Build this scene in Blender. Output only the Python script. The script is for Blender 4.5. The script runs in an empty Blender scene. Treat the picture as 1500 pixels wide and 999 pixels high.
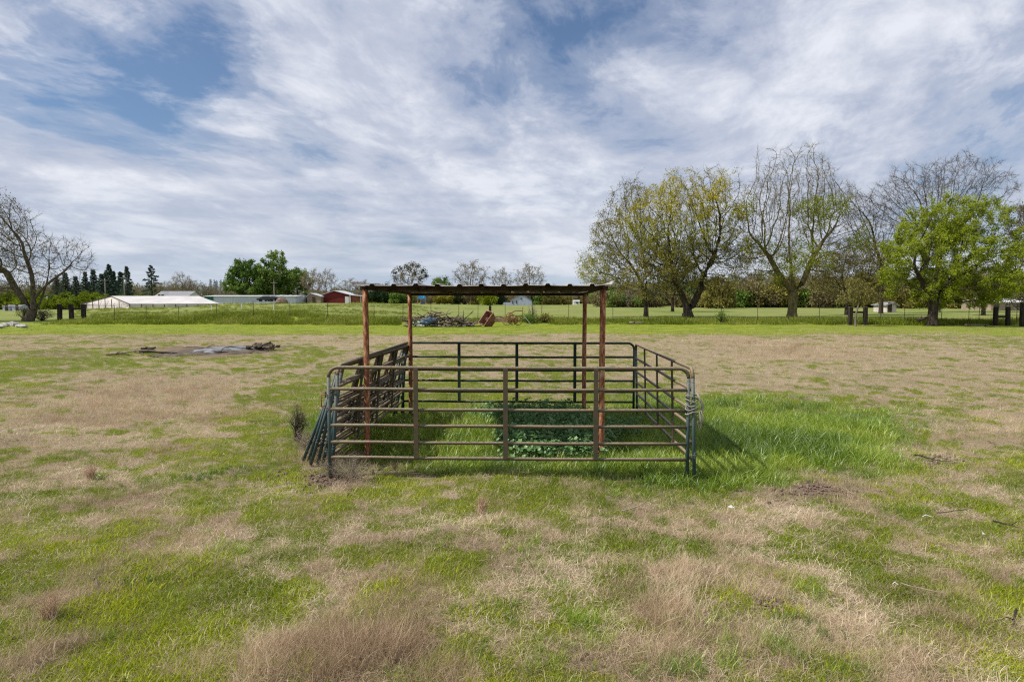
import bpy, math, random
import numpy as np
from mathutils import Vector, Matrix, Euler

random.seed(7)
R = math.radians
SC = bpy.context.scene
COL = SC.collection

# ------------------------------------------------------------------ camera
CH = 2.43
PITCH = math.atan(63.5 / 1000)
cam_d = bpy.data.cameras.new("camera")
cam_d.sensor_width = 36
cam_d.lens = 24
cam_d.clip_end = 9000
cam_d.clip_start = 0.05
cam = bpy.data.objects.new("camera", cam_d)
cam.location = (0, 0, CH)
cam.rotation_euler = (math.pi / 2 - PITCH, 0, 0)
COL.objects.link(cam)
SC.camera = cam

# ------------------------------------------------------------------ sky, sun, exposure
TRAVEL = Vector((0.97, 0.22, 0)).normalized()      # where the sunlight goes, on plan
SUN_EL = R(50)
SUN_DIR = Vector((-TRAVEL.x * math.cos(SUN_EL), -TRAVEL.y * math.cos(SUN_EL), math.sin(SUN_EL)))
sun_d = bpy.data.lights.new("sun", 'SUN')
sun_d.energy = 3.8
sun_d.angle = R(1.0)
sun_d.color = (1.0, 0.95, 0.87)
sun = bpy.data.objects.new("sun", sun_d)
sun.rotation_euler = (-SUN_DIR).to_track_quat('-Z', 'Y').to_euler()
sun.location = (-20, -5, 30)
COL.objects.link(sun)
SC.view_settings.view_transform = 'Standard'
SC.view_settings.look = 'None'
SC.view_settings.exposure = 0.38
SC.view_settings.gamma = 1.0

world = bpy.data.worlds.new("World")
SC.world = world
world.use_nodes = True
NT = world.node_tree
NT.nodes.clear()


def nd(nt, typ, **kw):
    n = nt.nodes.new(typ)
    ins = kw.pop('ins', {})
    for k, v in kw.items():
        setattr(n, k, v)
    for k, v in ins.items():
        s = n.inputs[k]
        if hasattr(v, 'bl_idname') or isinstance(v, bpy.types.NodeSocket):
            nt.links.new(v, s)
        else:
            s.default_value = v
    return n


def M_(nt, op, a, b=0.0, c=0.0, clamp=False):
    n = nt.nodes.new('ShaderNodeMath')
    n.operation = op
    n.use_clamp = clamp
    for i, v in enumerate((a, b, c)):
        if isinstance(v, bpy.types.NodeSocket):
            nt.links.new(v, n.inputs[i])
        else:
            n.inputs[i].default_value = v
    return n.outputs[0]


def VM(nt, op, a, b=None, scale=None):
    n = nt.nodes.new('ShaderNodeVectorMath')
    n.operation = op
    for i, v in enumerate((a, b)):
        if v is None:
            continue
        if isinstance(v, bpy.types.NodeSocket):
            nt.links.new(v, n.inputs[i])
        else:
            n.inputs[i].default_value = v
    if scale is not None:
        if isinstance(scale, bpy.types.NodeSocket):
            nt.links.new(scale, n.inputs['Scale'])
        else:
            n.inputs['Scale'].default_value = scale
    return n.outputs['Value'] if op in ('DOT_PRODUCT', 'LENGTH', 'DISTANCE') else n.outputs[0]


def ramp(nt, fac, stops, interp='LINEAR'):
    n = nt.nodes.new('ShaderNodeValToRGB')
    n.color_ramp.interpolation = interp
    e = n.color_ramp.elements
    while len(e) < len(stops):
        e.new(0.5)
    for el, (p, c) in zip(e, stops):
        el.position = p
        el.color = (*c, 1) if len(c) == 3 else c
    nt.links.new(fac, n.inputs[0])
    return n.outputs[0]


def mixc(nt, fac, a, b, blend='MIX'):
    n = nt.nodes.new('ShaderNodeMix')
    n.data_type = 'RGBA'
    n.blend_type = blend
    for s, v in ((n.inputs[0], fac), (n.inputs[6], a), (n.inputs[7], b)):
        if isinstance(v, bpy.types.NodeSocket):
            nt.links.new(v, s)
        elif isinstance(v, (int, float)):
            s.default_value = v
        else:
            s.default_value = (*v, 1)
    return n.outputs[2]


def noise(nt, vec, scale, detail=4, rough=0.5, dist=0.0, out=0):
    n = nt.nodes.new('ShaderNodeTexNoise')
    n.inputs['Scale'].default_value = scale
    n.inputs['Detail'].default_value = detail
    n.inputs['Roughness'].default_value = rough
    n.inputs['Distortion'].default_value = dist
    if vec is not None:
        nt.links.new(vec, n.inputs['Vector'])
    return n.outputs[out]


def pray(xp, yp):
    d = Vector(((xp - 750) / 1000, (499.5 - yp) / 1000, -1))
    return (cam.rotation_euler.to_matrix() @ d).normalized()


def P(xp, yp, Y):
    """world point seen at photo pixel (xp, yp) on the plane y = Y"""
    d = pray(xp, yp)
    t = Y / d.y
    return Vector((d.x * t, Y, CH + d.z * t))


def G(xp, yp, z=0.0):
    """world point seen at photo pixel (xp, yp) on the height z"""
    d = pray(xp, yp)
    t = (z - CH) / d.z
    return Vector((d.x * t, d.y * t, z))


def build_world():
    nt = NT
    sky = nd(nt, 'ShaderNodeTexSky', sky_type='NISHITA', sun_disc=False, sun_elevation=SUN_EL,
             sun_rotation=math.atan2(SUN_DIR.x, SUN_DIR.y), air_density=1.0, dust_density=0.6, ozone_density=6.0)
    bg1 = nd(nt, 'ShaderNodeBackground', ins={'Color': sky.outputs[0], 'Strength': 0.075})
    tc = nd(nt, 'ShaderNodeTexCoord')
    d = tc.outputs['Generated']
    sep = nd(nt, 'ShaderNodeSeparateXYZ', ins={0: d})
    z = M_(nt, 'MAXIMUM', sep.outputs[2], 0.0)
    inv = M_(nt, 'DIVIDE', 1.0, M_(nt, 'ADD', z, 0.20))
    p = VM(nt, 'SCALE', d, scale=inv)
    sp = nd(nt, 'ShaderNodeSeparateXYZ', ins={0: p})
    flat = nd(nt, 'ShaderNodeCombineXYZ', ins={0: sp.outputs[0], 1: sp.outputs[1], 2: 0.0}).outputs[0]
    # wind-drawn streaks: rotate, then stretch along one axis
    mp0 = nd(nt, 'ShaderNodeMapping', ins={'Vector': flat, 'Rotation': (0, 0, R(18))})
    mp = nd(nt, 'ShaderNodeMapping', ins={'Vector': mp0.outputs[0], 'Scale': (1.1, 0.70, 1), 'Location': (4.3, 1.2, 0)})
    warp = noise(nt, mp.outputs[0], 0.9, 3, 0.5, 0.0, out=1)
    wv = VM(nt, 'ADD', mp.outputs[0], VM(nt, 'SCALE', VM(nt, 'SUBTRACT', warp, (0.5, 0.5, 0.5)), scale=0.55))
    n1 = noise(nt, wv, 1.05, 9, 0.60, 0.1)
    n2 = noise(nt, wv, 3.6, 9, 0.64, 0.1)
    cov = M_(nt, 'ADD', M_(nt, 'MULTIPLY', n1, 0.66), M_(nt, 'MULTIPLY', n2, 0.34))
    # clearer gaps in the cloud sheet
    hole = None
    for (x, y, k, a) in ((185, 118, 85, 0.25), (280, 135, 200, 0.14), (60, 110, 200, 0.10), (330, 60, 200, 0.05), (310, 120, 220, 0.06), (60, 160, 200, 0.09), (450, 212, 300, 0.18), (1180, 215, 500, 0.12), (330, 30, 300, .10), (280, 200, 300, 0.05),
                         (620, 150, 400, 0.07), (1190, 125, 160, 0.05), (860, 40, 100, 0.13), (1440, 60, 120, 0.12), (760, 205, 300, 0.04)):
        c = pray(x, y)
        dp = VM(nt, 'DOT_PRODUCT', d, tuple(c))
        g = M_(nt, 'EXPONENT', M_(nt, 'MULTIPLY', M_(nt, 'SUBTRACT', dp, 1.0), k * 2))
        g = M_(nt, 'MULTIPLY', g, a)
        hole = g if hole is None else M_(nt, 'ADD', hole, g)
    # fuller banks
    for (x, y, k, a) in ((120, 235, 140, 0.12), (560, 100, 60, 0.06), (600, 60, 60, 0.04), (40, 40, 60, 0.05), (980, 160, 40, 0.08), (1300, 150, 30, 0.08), (500, 300, 30, 0.10), (150, 310, 30, .12), (750, 340, 30, .10), (330, 170, 900, 0.05)):
        c = pray(x, y)
        dp = VM(nt, 'DOT_PRODUCT', d, tuple(c))
        g = M_(nt, 'MULTIPLY', M_(nt, 'EXPONENT', M_(nt, 'MULTIPLY', M_(nt, 'SUBTRACT', dp, 1.0), k * 2)), -a)
        hole = M_(nt, 'ADD', hole, g)
    cov = M_(nt, 'MULTIPLY_ADD', M_(nt, 'SUBTRACT', cov, .5), 1.7, .5)
    cov = M_(nt, 'SUBTRACT', cov, hole)
    low = M_(nt, 'MULTIPLY', M_(nt, 'EXPONENT', M_(nt, 'MULTIPLY', z, -5.0)), 0.13)
    cov = M_(nt, 'ADD', cov, low)
    fac = ramp(nt, cov, [(0.28, (0, 0, 0)), (0.40, (0.40,) * 3), (0.49, (0.80,) * 3), (0.60, (1, 1, 1))], 'EASE')
    fac = M_(nt, 'MULTIPLY_ADD', fac, 0.93, 0.04)
    # long low bars of cloud above the horizon
    bar = nd(nt, 'ShaderNodeMapping', ins={'Vector': d, 'Scale': (1.8, 1.8, 17), 'Location': (2, 1, 0.3)})
    nb = noise(nt, bar.outputs[0], 1.5, 6, 0.55)
    bsh = ramp(nt, nb, [(0.43, (0.37, 0.43, 0.52)), (0.55, (0.60, 0.62, 0.66))])
    shade = ramp(nt, M_(nt, 'ADD', M_(nt, 'MULTIPLY', n2, 0.5), M_(nt, 'MULTIPLY', n1, 0.5)),
                 [(0.36, (0.27, 0.32, 0.45)), (0.50, (0.42, 0.455, 0.55)), (0.60, (0.64, 0.66, 0.72))])
    hz = M_(nt, 'EXPONENT', M_(nt, 'MULTIPLY', z, -9.0))
    ccol = mixc(nt, M_(nt, 'MULTIPLY', hz, 0.95), shade, bsh)
    hz2 = M_(nt, 'EXPONENT', M_(nt, 'MULTIPLY', z, -38.0))
    ccol = mixc(nt, M_(nt, 'MULTIPLY', hz2, 0.75), ccol, (0.36, 0.45, 0.55))
    bg2 = nd(nt, 'ShaderNodeBackground', ins={'Color': ccol, 'Strength': 1.0})
    mx = nd(nt, 'ShaderNodeMixShader', ins={0: fac, 1: bg1.outputs[0], 2: bg2.outputs[0]})
    nd(nt, 'ShaderNodeOutputWorld', ins={0: mx.outputs[0]})


build_world()

# ------------------------------------------------------------------ numeric noise (numpy)
_rs = np.random.RandomState(11)
_PERM = _rs.permutation(4096)
_VAL = _rs.rand(4096)


def vnoise(x, y, s=1.0, seed=0):
    x = np.asarray(x, float) / s + 137.3 * seed + 1000
    y = np.asarray(y, float) / s + 71.7 * seed + 1000
    xi = np.floor(x).astype(int)
    yi = np.floor(y).astype(int)
    fx = x - xi
    fy = y - yi
    fx = fx * fx * (3 - 2 * fx)
    fy = fy * fy * (3 - 2 * fy)

    def h(a, b):
        return _VAL[(_PERM[a & 4095] + b * 7) & 4095]
    return (h(xi, yi) * (1 - fx) + h(xi + 1, yi) * fx) * (1 - fy) + (h(xi, yi + 1) * (1 - fx) + h(xi + 1, yi + 1) * fx) * fy


def fbm(x, y, s, oct=4, seed=0, g=0.5):
    t = 0
    a = 1.0
    n = 0
    for i in range(oct):
        t = t + a * vnoise(x, y, s / 2 ** i, seed + i * 3)
        n += a
        a *= g
    return t / n


def sstep(a, b, x):
    t = np.clip((x - a) / (b - a), 0, 1)
    return t * t * (3 - 2 * t)


# ------------------------------------------------------------------ the lie of the land
def height(x, y):
    x = np.asarray(x, float)
    y = np.asarray(y, float)
    r = np.hypot(x, y)
    h = ((fbm(x, y, 1.1, 3, 5) - 0.5) * 0.12 + (fbm(x, y, .42, 2, 15) - .5) * .075) * (1 - sstep(25, 60, r)) + (fbm(x, y, 9, 2, 8) - 0.5) * 0.12 * (1 - sstep(40, 90, r))
    # bank on the left half, behind the mown strip
    wob = (fbm(x, 0 * x, 14, 3, 21) - 0.5) * 3
    side = sstep(-6, -24, x) * sstep(-.70, -.54, x / np.maximum(y, 1))
    b1 = sstep(60, 65, y + wob)
    bank = 0.85 * sstep(60, 63.8, y + wob) + 0.12 * sstep(68, 82, y) + 0.42 * sstep(84, 106, y + wob * 2) - 1.0 * sstep(118, 150, y)
    bank = bank * (.58 + .42 * sstep(-.50, -.40, x / np.maximum(y, 1)))
    bank = bank + (fbm(x, y, 5, 3, 31) - 0.5) * 0.35 * b1
    h = h + bank * side
    # low verge along the fence on the right half
    h = h + 0.22 * sstep(-22, -8, x) * sstep(60, 62.5, y + wob) * (1 - 0.6 * sstep(66, 72, y))
    # far field, gently up
    h = h + 0.35 * sstep(90, 220, y)
    return h


def W2P(x, y):
    """photo pixel of ground point"""
    cp, sp_ = math.cos(PITCH), math.sin(PITCH)
    dz = -CH
    dep = y * cp - dz * sp_ * 1.0
    up = y * sp_ + dz * cp
    dep = np.maximum(dep, 0.1)
    return 750 + 1000 * x / dep, 499.5 - 1000 * up / dep


# patches of the field, placed by where they lie in the photograph: (cx, cy, rx, ry, amount)
DRY = [(230, 592, 200, 42, .75), (60, 630, 110, 28, .45), (330, 560, 120, 16, .3), (100, 500, 200, 8, .5), (480, 505, 180, 14, .55),
       (700, 498, 260, 10, .5), (760, 540, 150, 22, .2), (1140, 512, 170, 20, .75), (1330, 520, 200, 16, .35), (1060, 545, 130, 24, .45), (1430, 560, 120, 30, .4),
       (1430, 640, 110, 34, .35), (1400, 500, 200, 8, -.25), (1150, 745, 120, 50, .55), (1000, 860, 130, 150, .35), (900, 950, 90, 60, .2),
       (550, 960, 170, 60, .65), (620, 760, 130, 45, .28), (90, 690, 150, 40, .3), (250, 770, 160, 30, .25), (60, 960, 60, 40, .25), (780, 890, 120, 40, .2),
       (480, 700, 50, 22, .5), (1230, 560, 120, 16, .2),
       (120, 532, 230, 16, -.45), (300, 520, 180, 8, -.3), (400, 630, 110, 42, -.6), (480, 580, 90, 40, -.55), (330, 690, 160, 28, -.35), (640, 575, 120, 30, -.6),
       (330, 860, 190, 70, -.55), (200, 940, 180, 60, -.5), (60, 830, 120, 60, -.4), (480, 790, 100, 30, -.25), (1340, 740, 120, 30, -.35), (1300, 930, 200, 60, -.25),
       (1460, 840, 90, 60, -.35), (900, 915, 60, 26, -.35), (760, 740, 90, 28, -.3), (940, 735, 110, 34, -.5), (850, 590, 160, 20, -.6), (1250, 800, 110, 25, -.2),
       (1310, 586, 60, 10, -.5), (1180, 600, 110, 14, -.2), (700, 985, 70, 30, -.4), (20, 555, 60, 30, -.5)]
LUSH = [(750, 640, 215, 42, 1.0), (560, 640, 90, 40, .9), (930, 640, 110, 50, .9), (1120, 640, 120, 50, .95), (1230, 650, 110, 42, .9), (960, 712, 90, 30, .6),
        (1080, 705, 80, 22, .5), (800, 692, 150, 14, .45), (1330, 680, 40, 14, .6), (470, 730, 30, 14, .3), (905, 920, 60, 20, .4), (1440, 860, 50, 22, .3), (640, 695, 90, 12, .35)]
TALLDRY = [(230, 585, 190, 38, 1.0), (60, 610, 90, 20, .5), (1140, 508, 160, 18, .9), (1300, 520, 160, 16, .4), (700, 500, 200, 8, .5), (560, 970, 160, 50, 1.0), (1010, 900, 80, 130, .6), (465, 680, 50, 28, 1.1), (500, 700, 40, 12, .8),
           (1430, 620, 80, 20, .5), (55, 950, 40, 26, 1.0), (620, 750, 80, 30, .35), (380, 985, 60, 30, .6), (100, 500, 160, 6, .4)]
DIRT_AND_SHADE = [(475, 703, 45, 12, 1.0), (1190, 722, 55, 13, .9), (1135, 886, 20, 9, 1.0), (155, 861, 22, 6, .8), (1000, 655, 1, 1, 0), (1370, 672, 36, 10, .6), (90, 522, 90, 6, .5), (250, 497, 120, 5, .35),
        (310, 514, 100, 7, 1.0), (1030, 640, 14, 30, .4)]  # last blob browns the ground for the shadow beside the side panel


def blobs(lst, x, y, warp=0.0):
    px, py = W2P(x, y)
    if warp:
        px = px + (fbm(x, y, 2.0, 3, 44) - .5) * warp * 90
        py = py + (fbm(x, y, 2.0, 3, 54) - .5) * warp * 34
    t = 0 * px
    for cx, cy, rx, ry, a in lst:
        q = ((px - cx) / rx) ** 2 + ((py - cy) / ry) ** 2
        t = t + a * np.exp(-q * 0.9)
    return t


def zones(x, y):
    x = np.asarray(x, float)
    y = np.asarray(y, float)
    edge = (fbm(x, y, 6, 3, 61) - .5) * 5
    stripf = sstep(43, 47, y + edge * (0.8 + 0.5 * (x > 10)))
    n = fbm(x, y, 1.6, 5, 3, 0.62)
    n2 = fbm(x, y, 0.35, 3, 13, 0.6)
    n3 = fbm(x, y, 0.8, 4, 33, 0.65)
    n5 = fbm(x, y, 0.16, 2, 71, 0.6)
    d = 0.495 + 0.035 * sstep(12, 24, y) + (n - .5) * 0.5 + (n2 - .5) * 1.5 * (1 + .0 * n) + (n3 - .5) * 1.4 + (n5 - .5) * 1.5 + blobs(DRY, x, y, 1.6) * .68
    lush = np.clip(blobs(LUSH, x, y, 1.8) * 1.0 - 0.14 + (n - .5) * .7 + (n3 - .5) * 1.1, 0, 1)
    tall = np.clip(blobs(TALLDRY, x, y, 1.2) + (n - .5) * .9 - .1, 0, 1)
    dirt_and_shade = np.clip(blobs(DIRT_AND_SHADE, x, y, .6) * 1.5 - .25 + (n2 - .5) * 0.8, 0, 1) * (blobs(DIRT_AND_SHADE, x, y, .6) > .12)
    rightside = sstep(12, 30, x)
    far = 1 - np.clip(stripf, 0, 1) * (1 - 0.25 * rightside)
    d = np.clip(d * far + (0.12 + 0.25 * rightside + (n - .5) * .8) * (1 - far), 0, 1)
    tall = tall * far
    return d, lush, tall, dirt_and_shade * far, stripf


# ------------------------------------------------------------------ mesh helpers
def mk(name, mesh, parent=None, mats=(), loc=None):
    o = bpy.data.objects.new(name, mesh)
    COL.objects.link(o)
    if parent:
        o.parent = parent
    if loc is not None:
        o.location = loc
    return o


def tag(o, label=None, cat=None, group=None, kind=None):
    if label:
        o['label'] = label
    if cat:
        o['category'] = cat
    if group:
        o['group'] = group
    if kind:
        o['kind'] = kind
    return o


def thing(name, label, cat, loc=(0, 0, 0), rz=0.0, group=None):
    o = bpy.data.objects.new(name, None)
    o.empty_display_size = 0.2
    COL.objects.link(o)
    o.location = loc
    o.rotation_euler = (0, 0, rz)
    return tag(o, label, cat, group)


def copy_tree(o, parent=None):
    c = o.copy()
    COL.objects.link(c)
    if parent:
        c.parent = parent
    for ch in list(o.children):
        copy_tree(ch, c)
    return c


def mesh_np(name, verts, faces, mat=None, smooth=False, fattr=None, mats=None, midx=None):
    """faces: (n,k) int array or list of arrays of different k"""
    me = bpy.data.meshes.new(name)
    verts = np.asarray(verts, np.float32)
    if isinstance(faces, np.ndarray):
        faces = [faces]
    faces = [f for f in faces if len(f)]
    nl = sum(f.size for f in faces)
    nf = sum(len(f) for f in faces)
    me.vertices.add(len(verts))
    me.vertices.foreach_set('co', verts.ravel())
    me.loops.add(nl)
    me.loops.foreach_set('vertex_index', np.concatenate([f.ravel() for f in faces]).astype(np.int32))
    me.polygons.add(nf)
    tot = np.concatenate([np.full(len(f), f.shape[1]) for f in faces])
    st = np.concatenate([[0], np.cumsum(tot)[:-1]])
    me.polygons.foreach_set('loop_start', st.astype(np.int32))
    me.polygons.foreach_set('loop_total', tot.astype(np.int32))
    if smooth:
        me.polygons.foreach_set('use_smooth', np.ones(nf, bool))
    if fattr is not None:
        for k, v in fattr.items():
            a = me.attributes.new(k, 'FLOAT', 'FACE')
            a.data.foreach_set('value', np.asarray(v, np.float32))
    if mats:
        for m in mats:
            me.materials.append(m)
        me.polygons.foreach_set('material_index', np.asarray(midx, np.int32))
    elif mat:
        me.materials.append(mat)
    me.update(calc_edges=True)
    me.validate()
    return me


class MB:
    """collects boxes, tubes and quads into one mesh"""

    def __init__(s):
        s.v = []
        s.f = []

    def add(s, vs, fs):
        b = len(s.v)
        s.v += [tuple(v) for v in vs]
        s.f += [tuple(i + b for i in f) for f in fs]

    def box(s, c, size, rot=None):
        hx, hy, hz = size[0] / 2, size[1] / 2, size[2] / 2
        vs = [Vector((sx * hx, sy * hy, sz * hz)) for sz in (-1, 1) for sy in (-1, 1) for sx in (-1, 1)]
        if rot is not None:
            m = rot if isinstance(rot, Matrix) else Euler(rot).to_matrix()
            vs = [m @ v for v in vs]
        c = Vector(c)
        s.add([v + c for v in vs], [(0, 2, 3, 1), (4, 5, 7, 6), (0, 1, 5, 4), (2, 6, 7, 3), (0, 4, 6, 2), (1, 3, 7, 5)])

    def tube(s, pts, r, n=8, cap=True):
        pts = [Vector(p) for p in pts]
        rs = r if isinstance(r, (list, tuple)) else [r] * len(pts)
        up = None
        base = len(s.v)
        for i, p in enumerate(pts):
            if i == 0:
                t = pts[1] - pts[0]
            elif i == len(pts) - 1:
                t = pts[-1] - pts[-2]
            else:
                t = (pts[i + 1] - p).normalized() + (p - pts[i - 1]).normalized()
            t.normalize()
            if up is None:
                up = Vector((0, 0, 1)) if abs(t.z) < .9 else Vector((1, 0, 0))
            a = t.cross(up).normalized()
            b = a.cross(t).normalized()
            up = b
            for k in range(n):
                w = 2 * math.pi * k / n
                s.v.append(tuple(p + (a * math.cos(w) + b * math.sin(w)) * rs[i]))
        for i in range(len(pts) - 1):
            for k in range(n):
                k2 = (k + 1) % n
                s.f.append((base + i * n + k, base + i * n + k2, base + (i + 1) * n + k2, base + (i + 1) * n + k))
        if cap:
            s.f.append(tuple(base + k for k in range(n))[::-1])
            s.f.append(tuple(base + (len(pts) - 1) * n + k for k in range(n)))

    def quad(s, a, b, c, d):
        s.add([a, b, c, d], [(0, 1, 2, 3)])

    def mesh(s, name, mat, smooth=False):
        me = bpy.data.meshes.new(name)
        me.from_pydata(s.v, [], s.f)
        me.materials.append(mat)
        if smooth:
            me.polygons.foreach_set('use_smooth', [True] * len(me.polygons))
        me.update()
        return me

    def build(s, name, mat, parent=None, smooth=False):
        return mk(name, s.mesh(name, mat, smooth), parent)


# ------------------------------------------------------------------ materials
def newmat(name):
    m = bpy.data.materials.new(name)
    m.use_nodes = True
    nt = m.node_tree
    nt.nodes.clear()
    out = nt.nodes.new('ShaderNodeOutputMaterial')
    return m, nt, out


def principled(nt, out, col, rough=0.8, bump=None, bstr=0.3, bdist=0.01, metal=0.0, spec=0.3):
    b = nd(nt, 'ShaderNodeBsdfPrincipled')
    for k, v in (('Base Color', col), ('Roughness', rough), ('Metallic', metal), ('Specular IOR Level', spec)):
        if isinstance(v, bpy.types.NodeSocket):
            nt.links.new(v, b.inputs[k])
        else:
            b.inputs[k].default_value = (*v, 1) if isinstance(v, tuple) else v
    if bump is not None:
        bn = nd(nt, 'ShaderNodeBump', ins={'Height': bump, 'Strength': bstr, 'Distance': bdist})
        nt.links.new(bn.outputs[0], b.inputs['Normal'])
    nt.links.new(b.outputs[0], out.inputs[0])
    return b


def mat_simple(name, c1, c2, scale=3.0, rough=0.8, bstr=0.3, bdist=0.01, lo=0.35, hi=0.65, metal=0.0, stretch=(1, 1, 1), spec=0.3):
    m, nt, out = newmat(name)
    tc = nd(nt, 'ShaderNodeTexCoord')
    mp = nd(nt, 'ShaderNodeMapping', ins={'Vector': tc.outputs['Object'], 'Scale': stretch})
    n = noise(nt, mp.outputs[0], scale, 6, 0.6)
    c = ramp(nt, n, [(lo, c1), (hi, c2)])
    principled(nt, out, c, rough, n, bstr, bdist, metal, spec)
    return m


def mat_leaf(name, cols, trans=0.35, attr='var', rough=0.6):
    """cols: ramp colours over the per-leaf 'var' attribute"""
    m, nt, out = newmat(name)
    a = nd(nt, 'ShaderNodeAttribute', attribute_name=attr)
    k = len(cols)
    c = ramp(nt, a.outputs['Fac'], [(i / (k - 1), cc) for i, cc in enumerate(cols)])
    d = nd(nt, 'ShaderNodeBsdfDiffuse', ins={'Color': c})
    t = nd(nt, 'ShaderNodeBsdfTranslucent', ins={'Color': c})
    mx = nd(nt, 'ShaderNodeMixShader', ins={0: trans, 1: d.outputs[0], 2: t.outputs[0]})
    nt.links.new(mx.outputs[0], out.inputs[0])
    return m


def mat_grass(name, cols, trans=0.35, gloss=0.025, zfade=None):
    """per-clump tint (instance attribute) plus per-blade variation"""
    m, nt, out = newmat(name)
    a = nd(nt, 'ShaderNodeAttribute', attribute_name='tint', attribute_type='INSTANCER')
    b = nd(nt, 'ShaderNodeAttribute', attribute_name='var')
    f = M_(nt, 'ADD', M_(nt, 'MULTIPLY', a.outputs['Fac'], 0.6), M_(nt, 'MULTIPLY', b.outputs['Fac'], 0.4))
    k = len(cols)
    c = ramp(nt, f, [(i / (k - 1), cc) for i, cc in enumerate(cols)])
    d = nd(nt, 'ShaderNodeBsdfDiffuse', ins={'Color': c})
    t = nd(nt, 'ShaderNodeBsdfTranslucent', ins={'Color': c})
    g = nd(nt, 'ShaderNodeBsdfGlossy', ins={'Color': (.7, .75, .7, 1), 'Roughness': .45})
    mx = nd(nt, 'ShaderNodeMixShader', ins={0: trans, 1: d.outputs[0], 2: t.outputs[0]})
    mx2 = nd(nt, 'ShaderNodeMixShader', ins={0: gloss, 1: mx.outputs[0], 2: g.outputs[0]})
    nt.links.new(mx2.outputs[0], out.inputs[0])
    return m


def mat_ground():
    m, nt, out = newmat('field_ground')
    tc = nd(nt, 'ShaderNodeTexCoord')
    v = tc.outputs['Object']
    at = {k: nd(nt, 'ShaderNodeAttribute', attribute_name=k).outputs['Fac'] for k in ('dry', 'lush', 'dirt_and_shade', 'strip', 'fieldpale')}
    n1 = noise(nt, v, 9, 8, 0.65)
    n2 = noise(nt, v, 55, 5, 0.7)
    n3 = noise(nt, v, 1.3, 5, 0.6)
    n4 = noise(nt, v, .7, 8, 0.72)
    f = M_(nt, 'ADD', at['dry'], M_(nt, 'MULTIPLY', M_(nt, 'SUBTRACT', n1, .5), 1.1))
    f = M_(nt, 'ADD', f, M_(nt, 'MULTIPLY', M_(nt, 'SUBTRACT', n2, .5), .9))
    f = M_(nt, 'ADD', f, M_(nt, 'MULTIPLY', M_(nt, 'SUBTRACT', n4, .5), 1.0))
    green = mixc(nt, n3, (0.085, 0.11, 0.008), (0.20, 0.22, 0.022))
    green = mixc(nt, M_(nt, 'MULTIPLY', n2, .7), green, (0.07, 0.10, 0.02))
    straw = mixc(nt, n2, (0.11, 0.080, 0.048), (0.50, 0.40, 0.26))
    c = mixc(nt, ramp(nt, f, [(0.30, (0, 0, 0)), (0.74, (1, 1, 1))]), green, straw)
    c = mixc(nt, at['lush'], c, mixc(nt, n2, (0.03, 0.06, 0.01), (0.08, 0.15, 0.02)))
    strip = mixc(nt, ramp(nt, noise(nt, v, .5, 8, .75), [(.35, (0, 0, 0)), (.65, (1, 1, 1))]), (0.13, 0.19, 0.015), (0.27, 0.29, 0.045))
    sf = M_(nt, 'MULTIPLY', at['strip'], ramp(nt, f, [(0.3, (1, 1, 1)), (0.75, (0.25,) * 3)]))
    c = mixc(nt, sf, c, strip)
    pale = mixc(nt, ramp(nt, noise(nt, v, .22, 7, .7), [(.35, (0, 0, 0)), (.65, (1, 1, 1))]), (0.12, 0.165, 0.03), (0.24, 0.27, 0.075))
    pale = mixc(nt, ramp(nt, noise(nt, v, .06, 4, .6), [(.4, (0, 0, 0)), (.7, (.6,) * 3)]), pale, (0.27, 0.25, 0.10))
    c = mixc(nt, at['fieldpale'], c, pale)
    c = mixc(nt, at['dirt_and_shade'], c, mixc(nt, n2, (0.10, 0.068, 0.048), (0.30, 0.22, 0.16)))
    h = M_(nt, 'ADD', M_(nt, 'MULTIPLY', n1, .5), M_(nt, 'MULTIPLY', n2, .5))
    principled(nt, out, c, 0.95, h, 0.9, 0.05, spec=0.1)
    return m


M = {}
M['ground'] = mat_ground()


def mat_pipe(name, paint, paint2, rust_amt, dust=0.5, seedv=0.0):
    m, nt, out = newmat(name)
    tc = nd(nt, 'ShaderNodeTexCoord')
    oi = nd(nt, 'ShaderNodeObjectInfo')
    v = VM(nt, 'ADD', tc.outputs['Object'], VM(nt, 'SCALE', (1, 1, 1), scale=M_(nt, 'MULTIPLY', oi.outputs['Random'], 30)))
    n1 = noise(nt, v, 5, 6, 0.65)
    n2 = noise(nt, v, 38, 5, 0.65)
    n3 = noise(nt, v, 140, 3, 0.6)
    geo = nd(nt, 'ShaderNodeNewGeometry')
    nz = nd(nt, 'ShaderNodeSeparateXYZ', ins={0: geo.outputs['Normal']}).outputs[2]
    base = mixc(nt, n1, paint, paint2)
    rf = M_(nt, 'ADD', M_(nt, 'MULTIPLY', n1, .5), M_(nt, 'MULTIPLY', n2, .5))
    rf = M_(nt, 'ADD', rf, rust_amt)
    rust = mixc(nt, n3, (0.065, 0.030, 0.016), (0.21, 0.10, 0.05))
    c = mixc(nt, ramp(nt, rf, [(0.50, (0, 0, 0)), (0.60, (1, 1, 1))]), base, rust)
    # lichen and chalky dust that settle on upward faces
    lf = M_(nt, 'MULTIPLY', M_(nt, 'MAXIMUM', nz, 0.0), ramp(nt, n2, [(0.36, (0, 0, 0)), (0.56, (1, 1, 1))]))
    lf = M_(nt, 'MULTIPLY', lf, dust)
    c = mixc(nt, lf, c, mixc(nt, n3, (0.20, 0.16, 0.09), (0.44, 0.36, 0.25)))
    principled(nt, out, c, 0.62, n2, 0.4, 0.004, spec=0.35)
    return m


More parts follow.
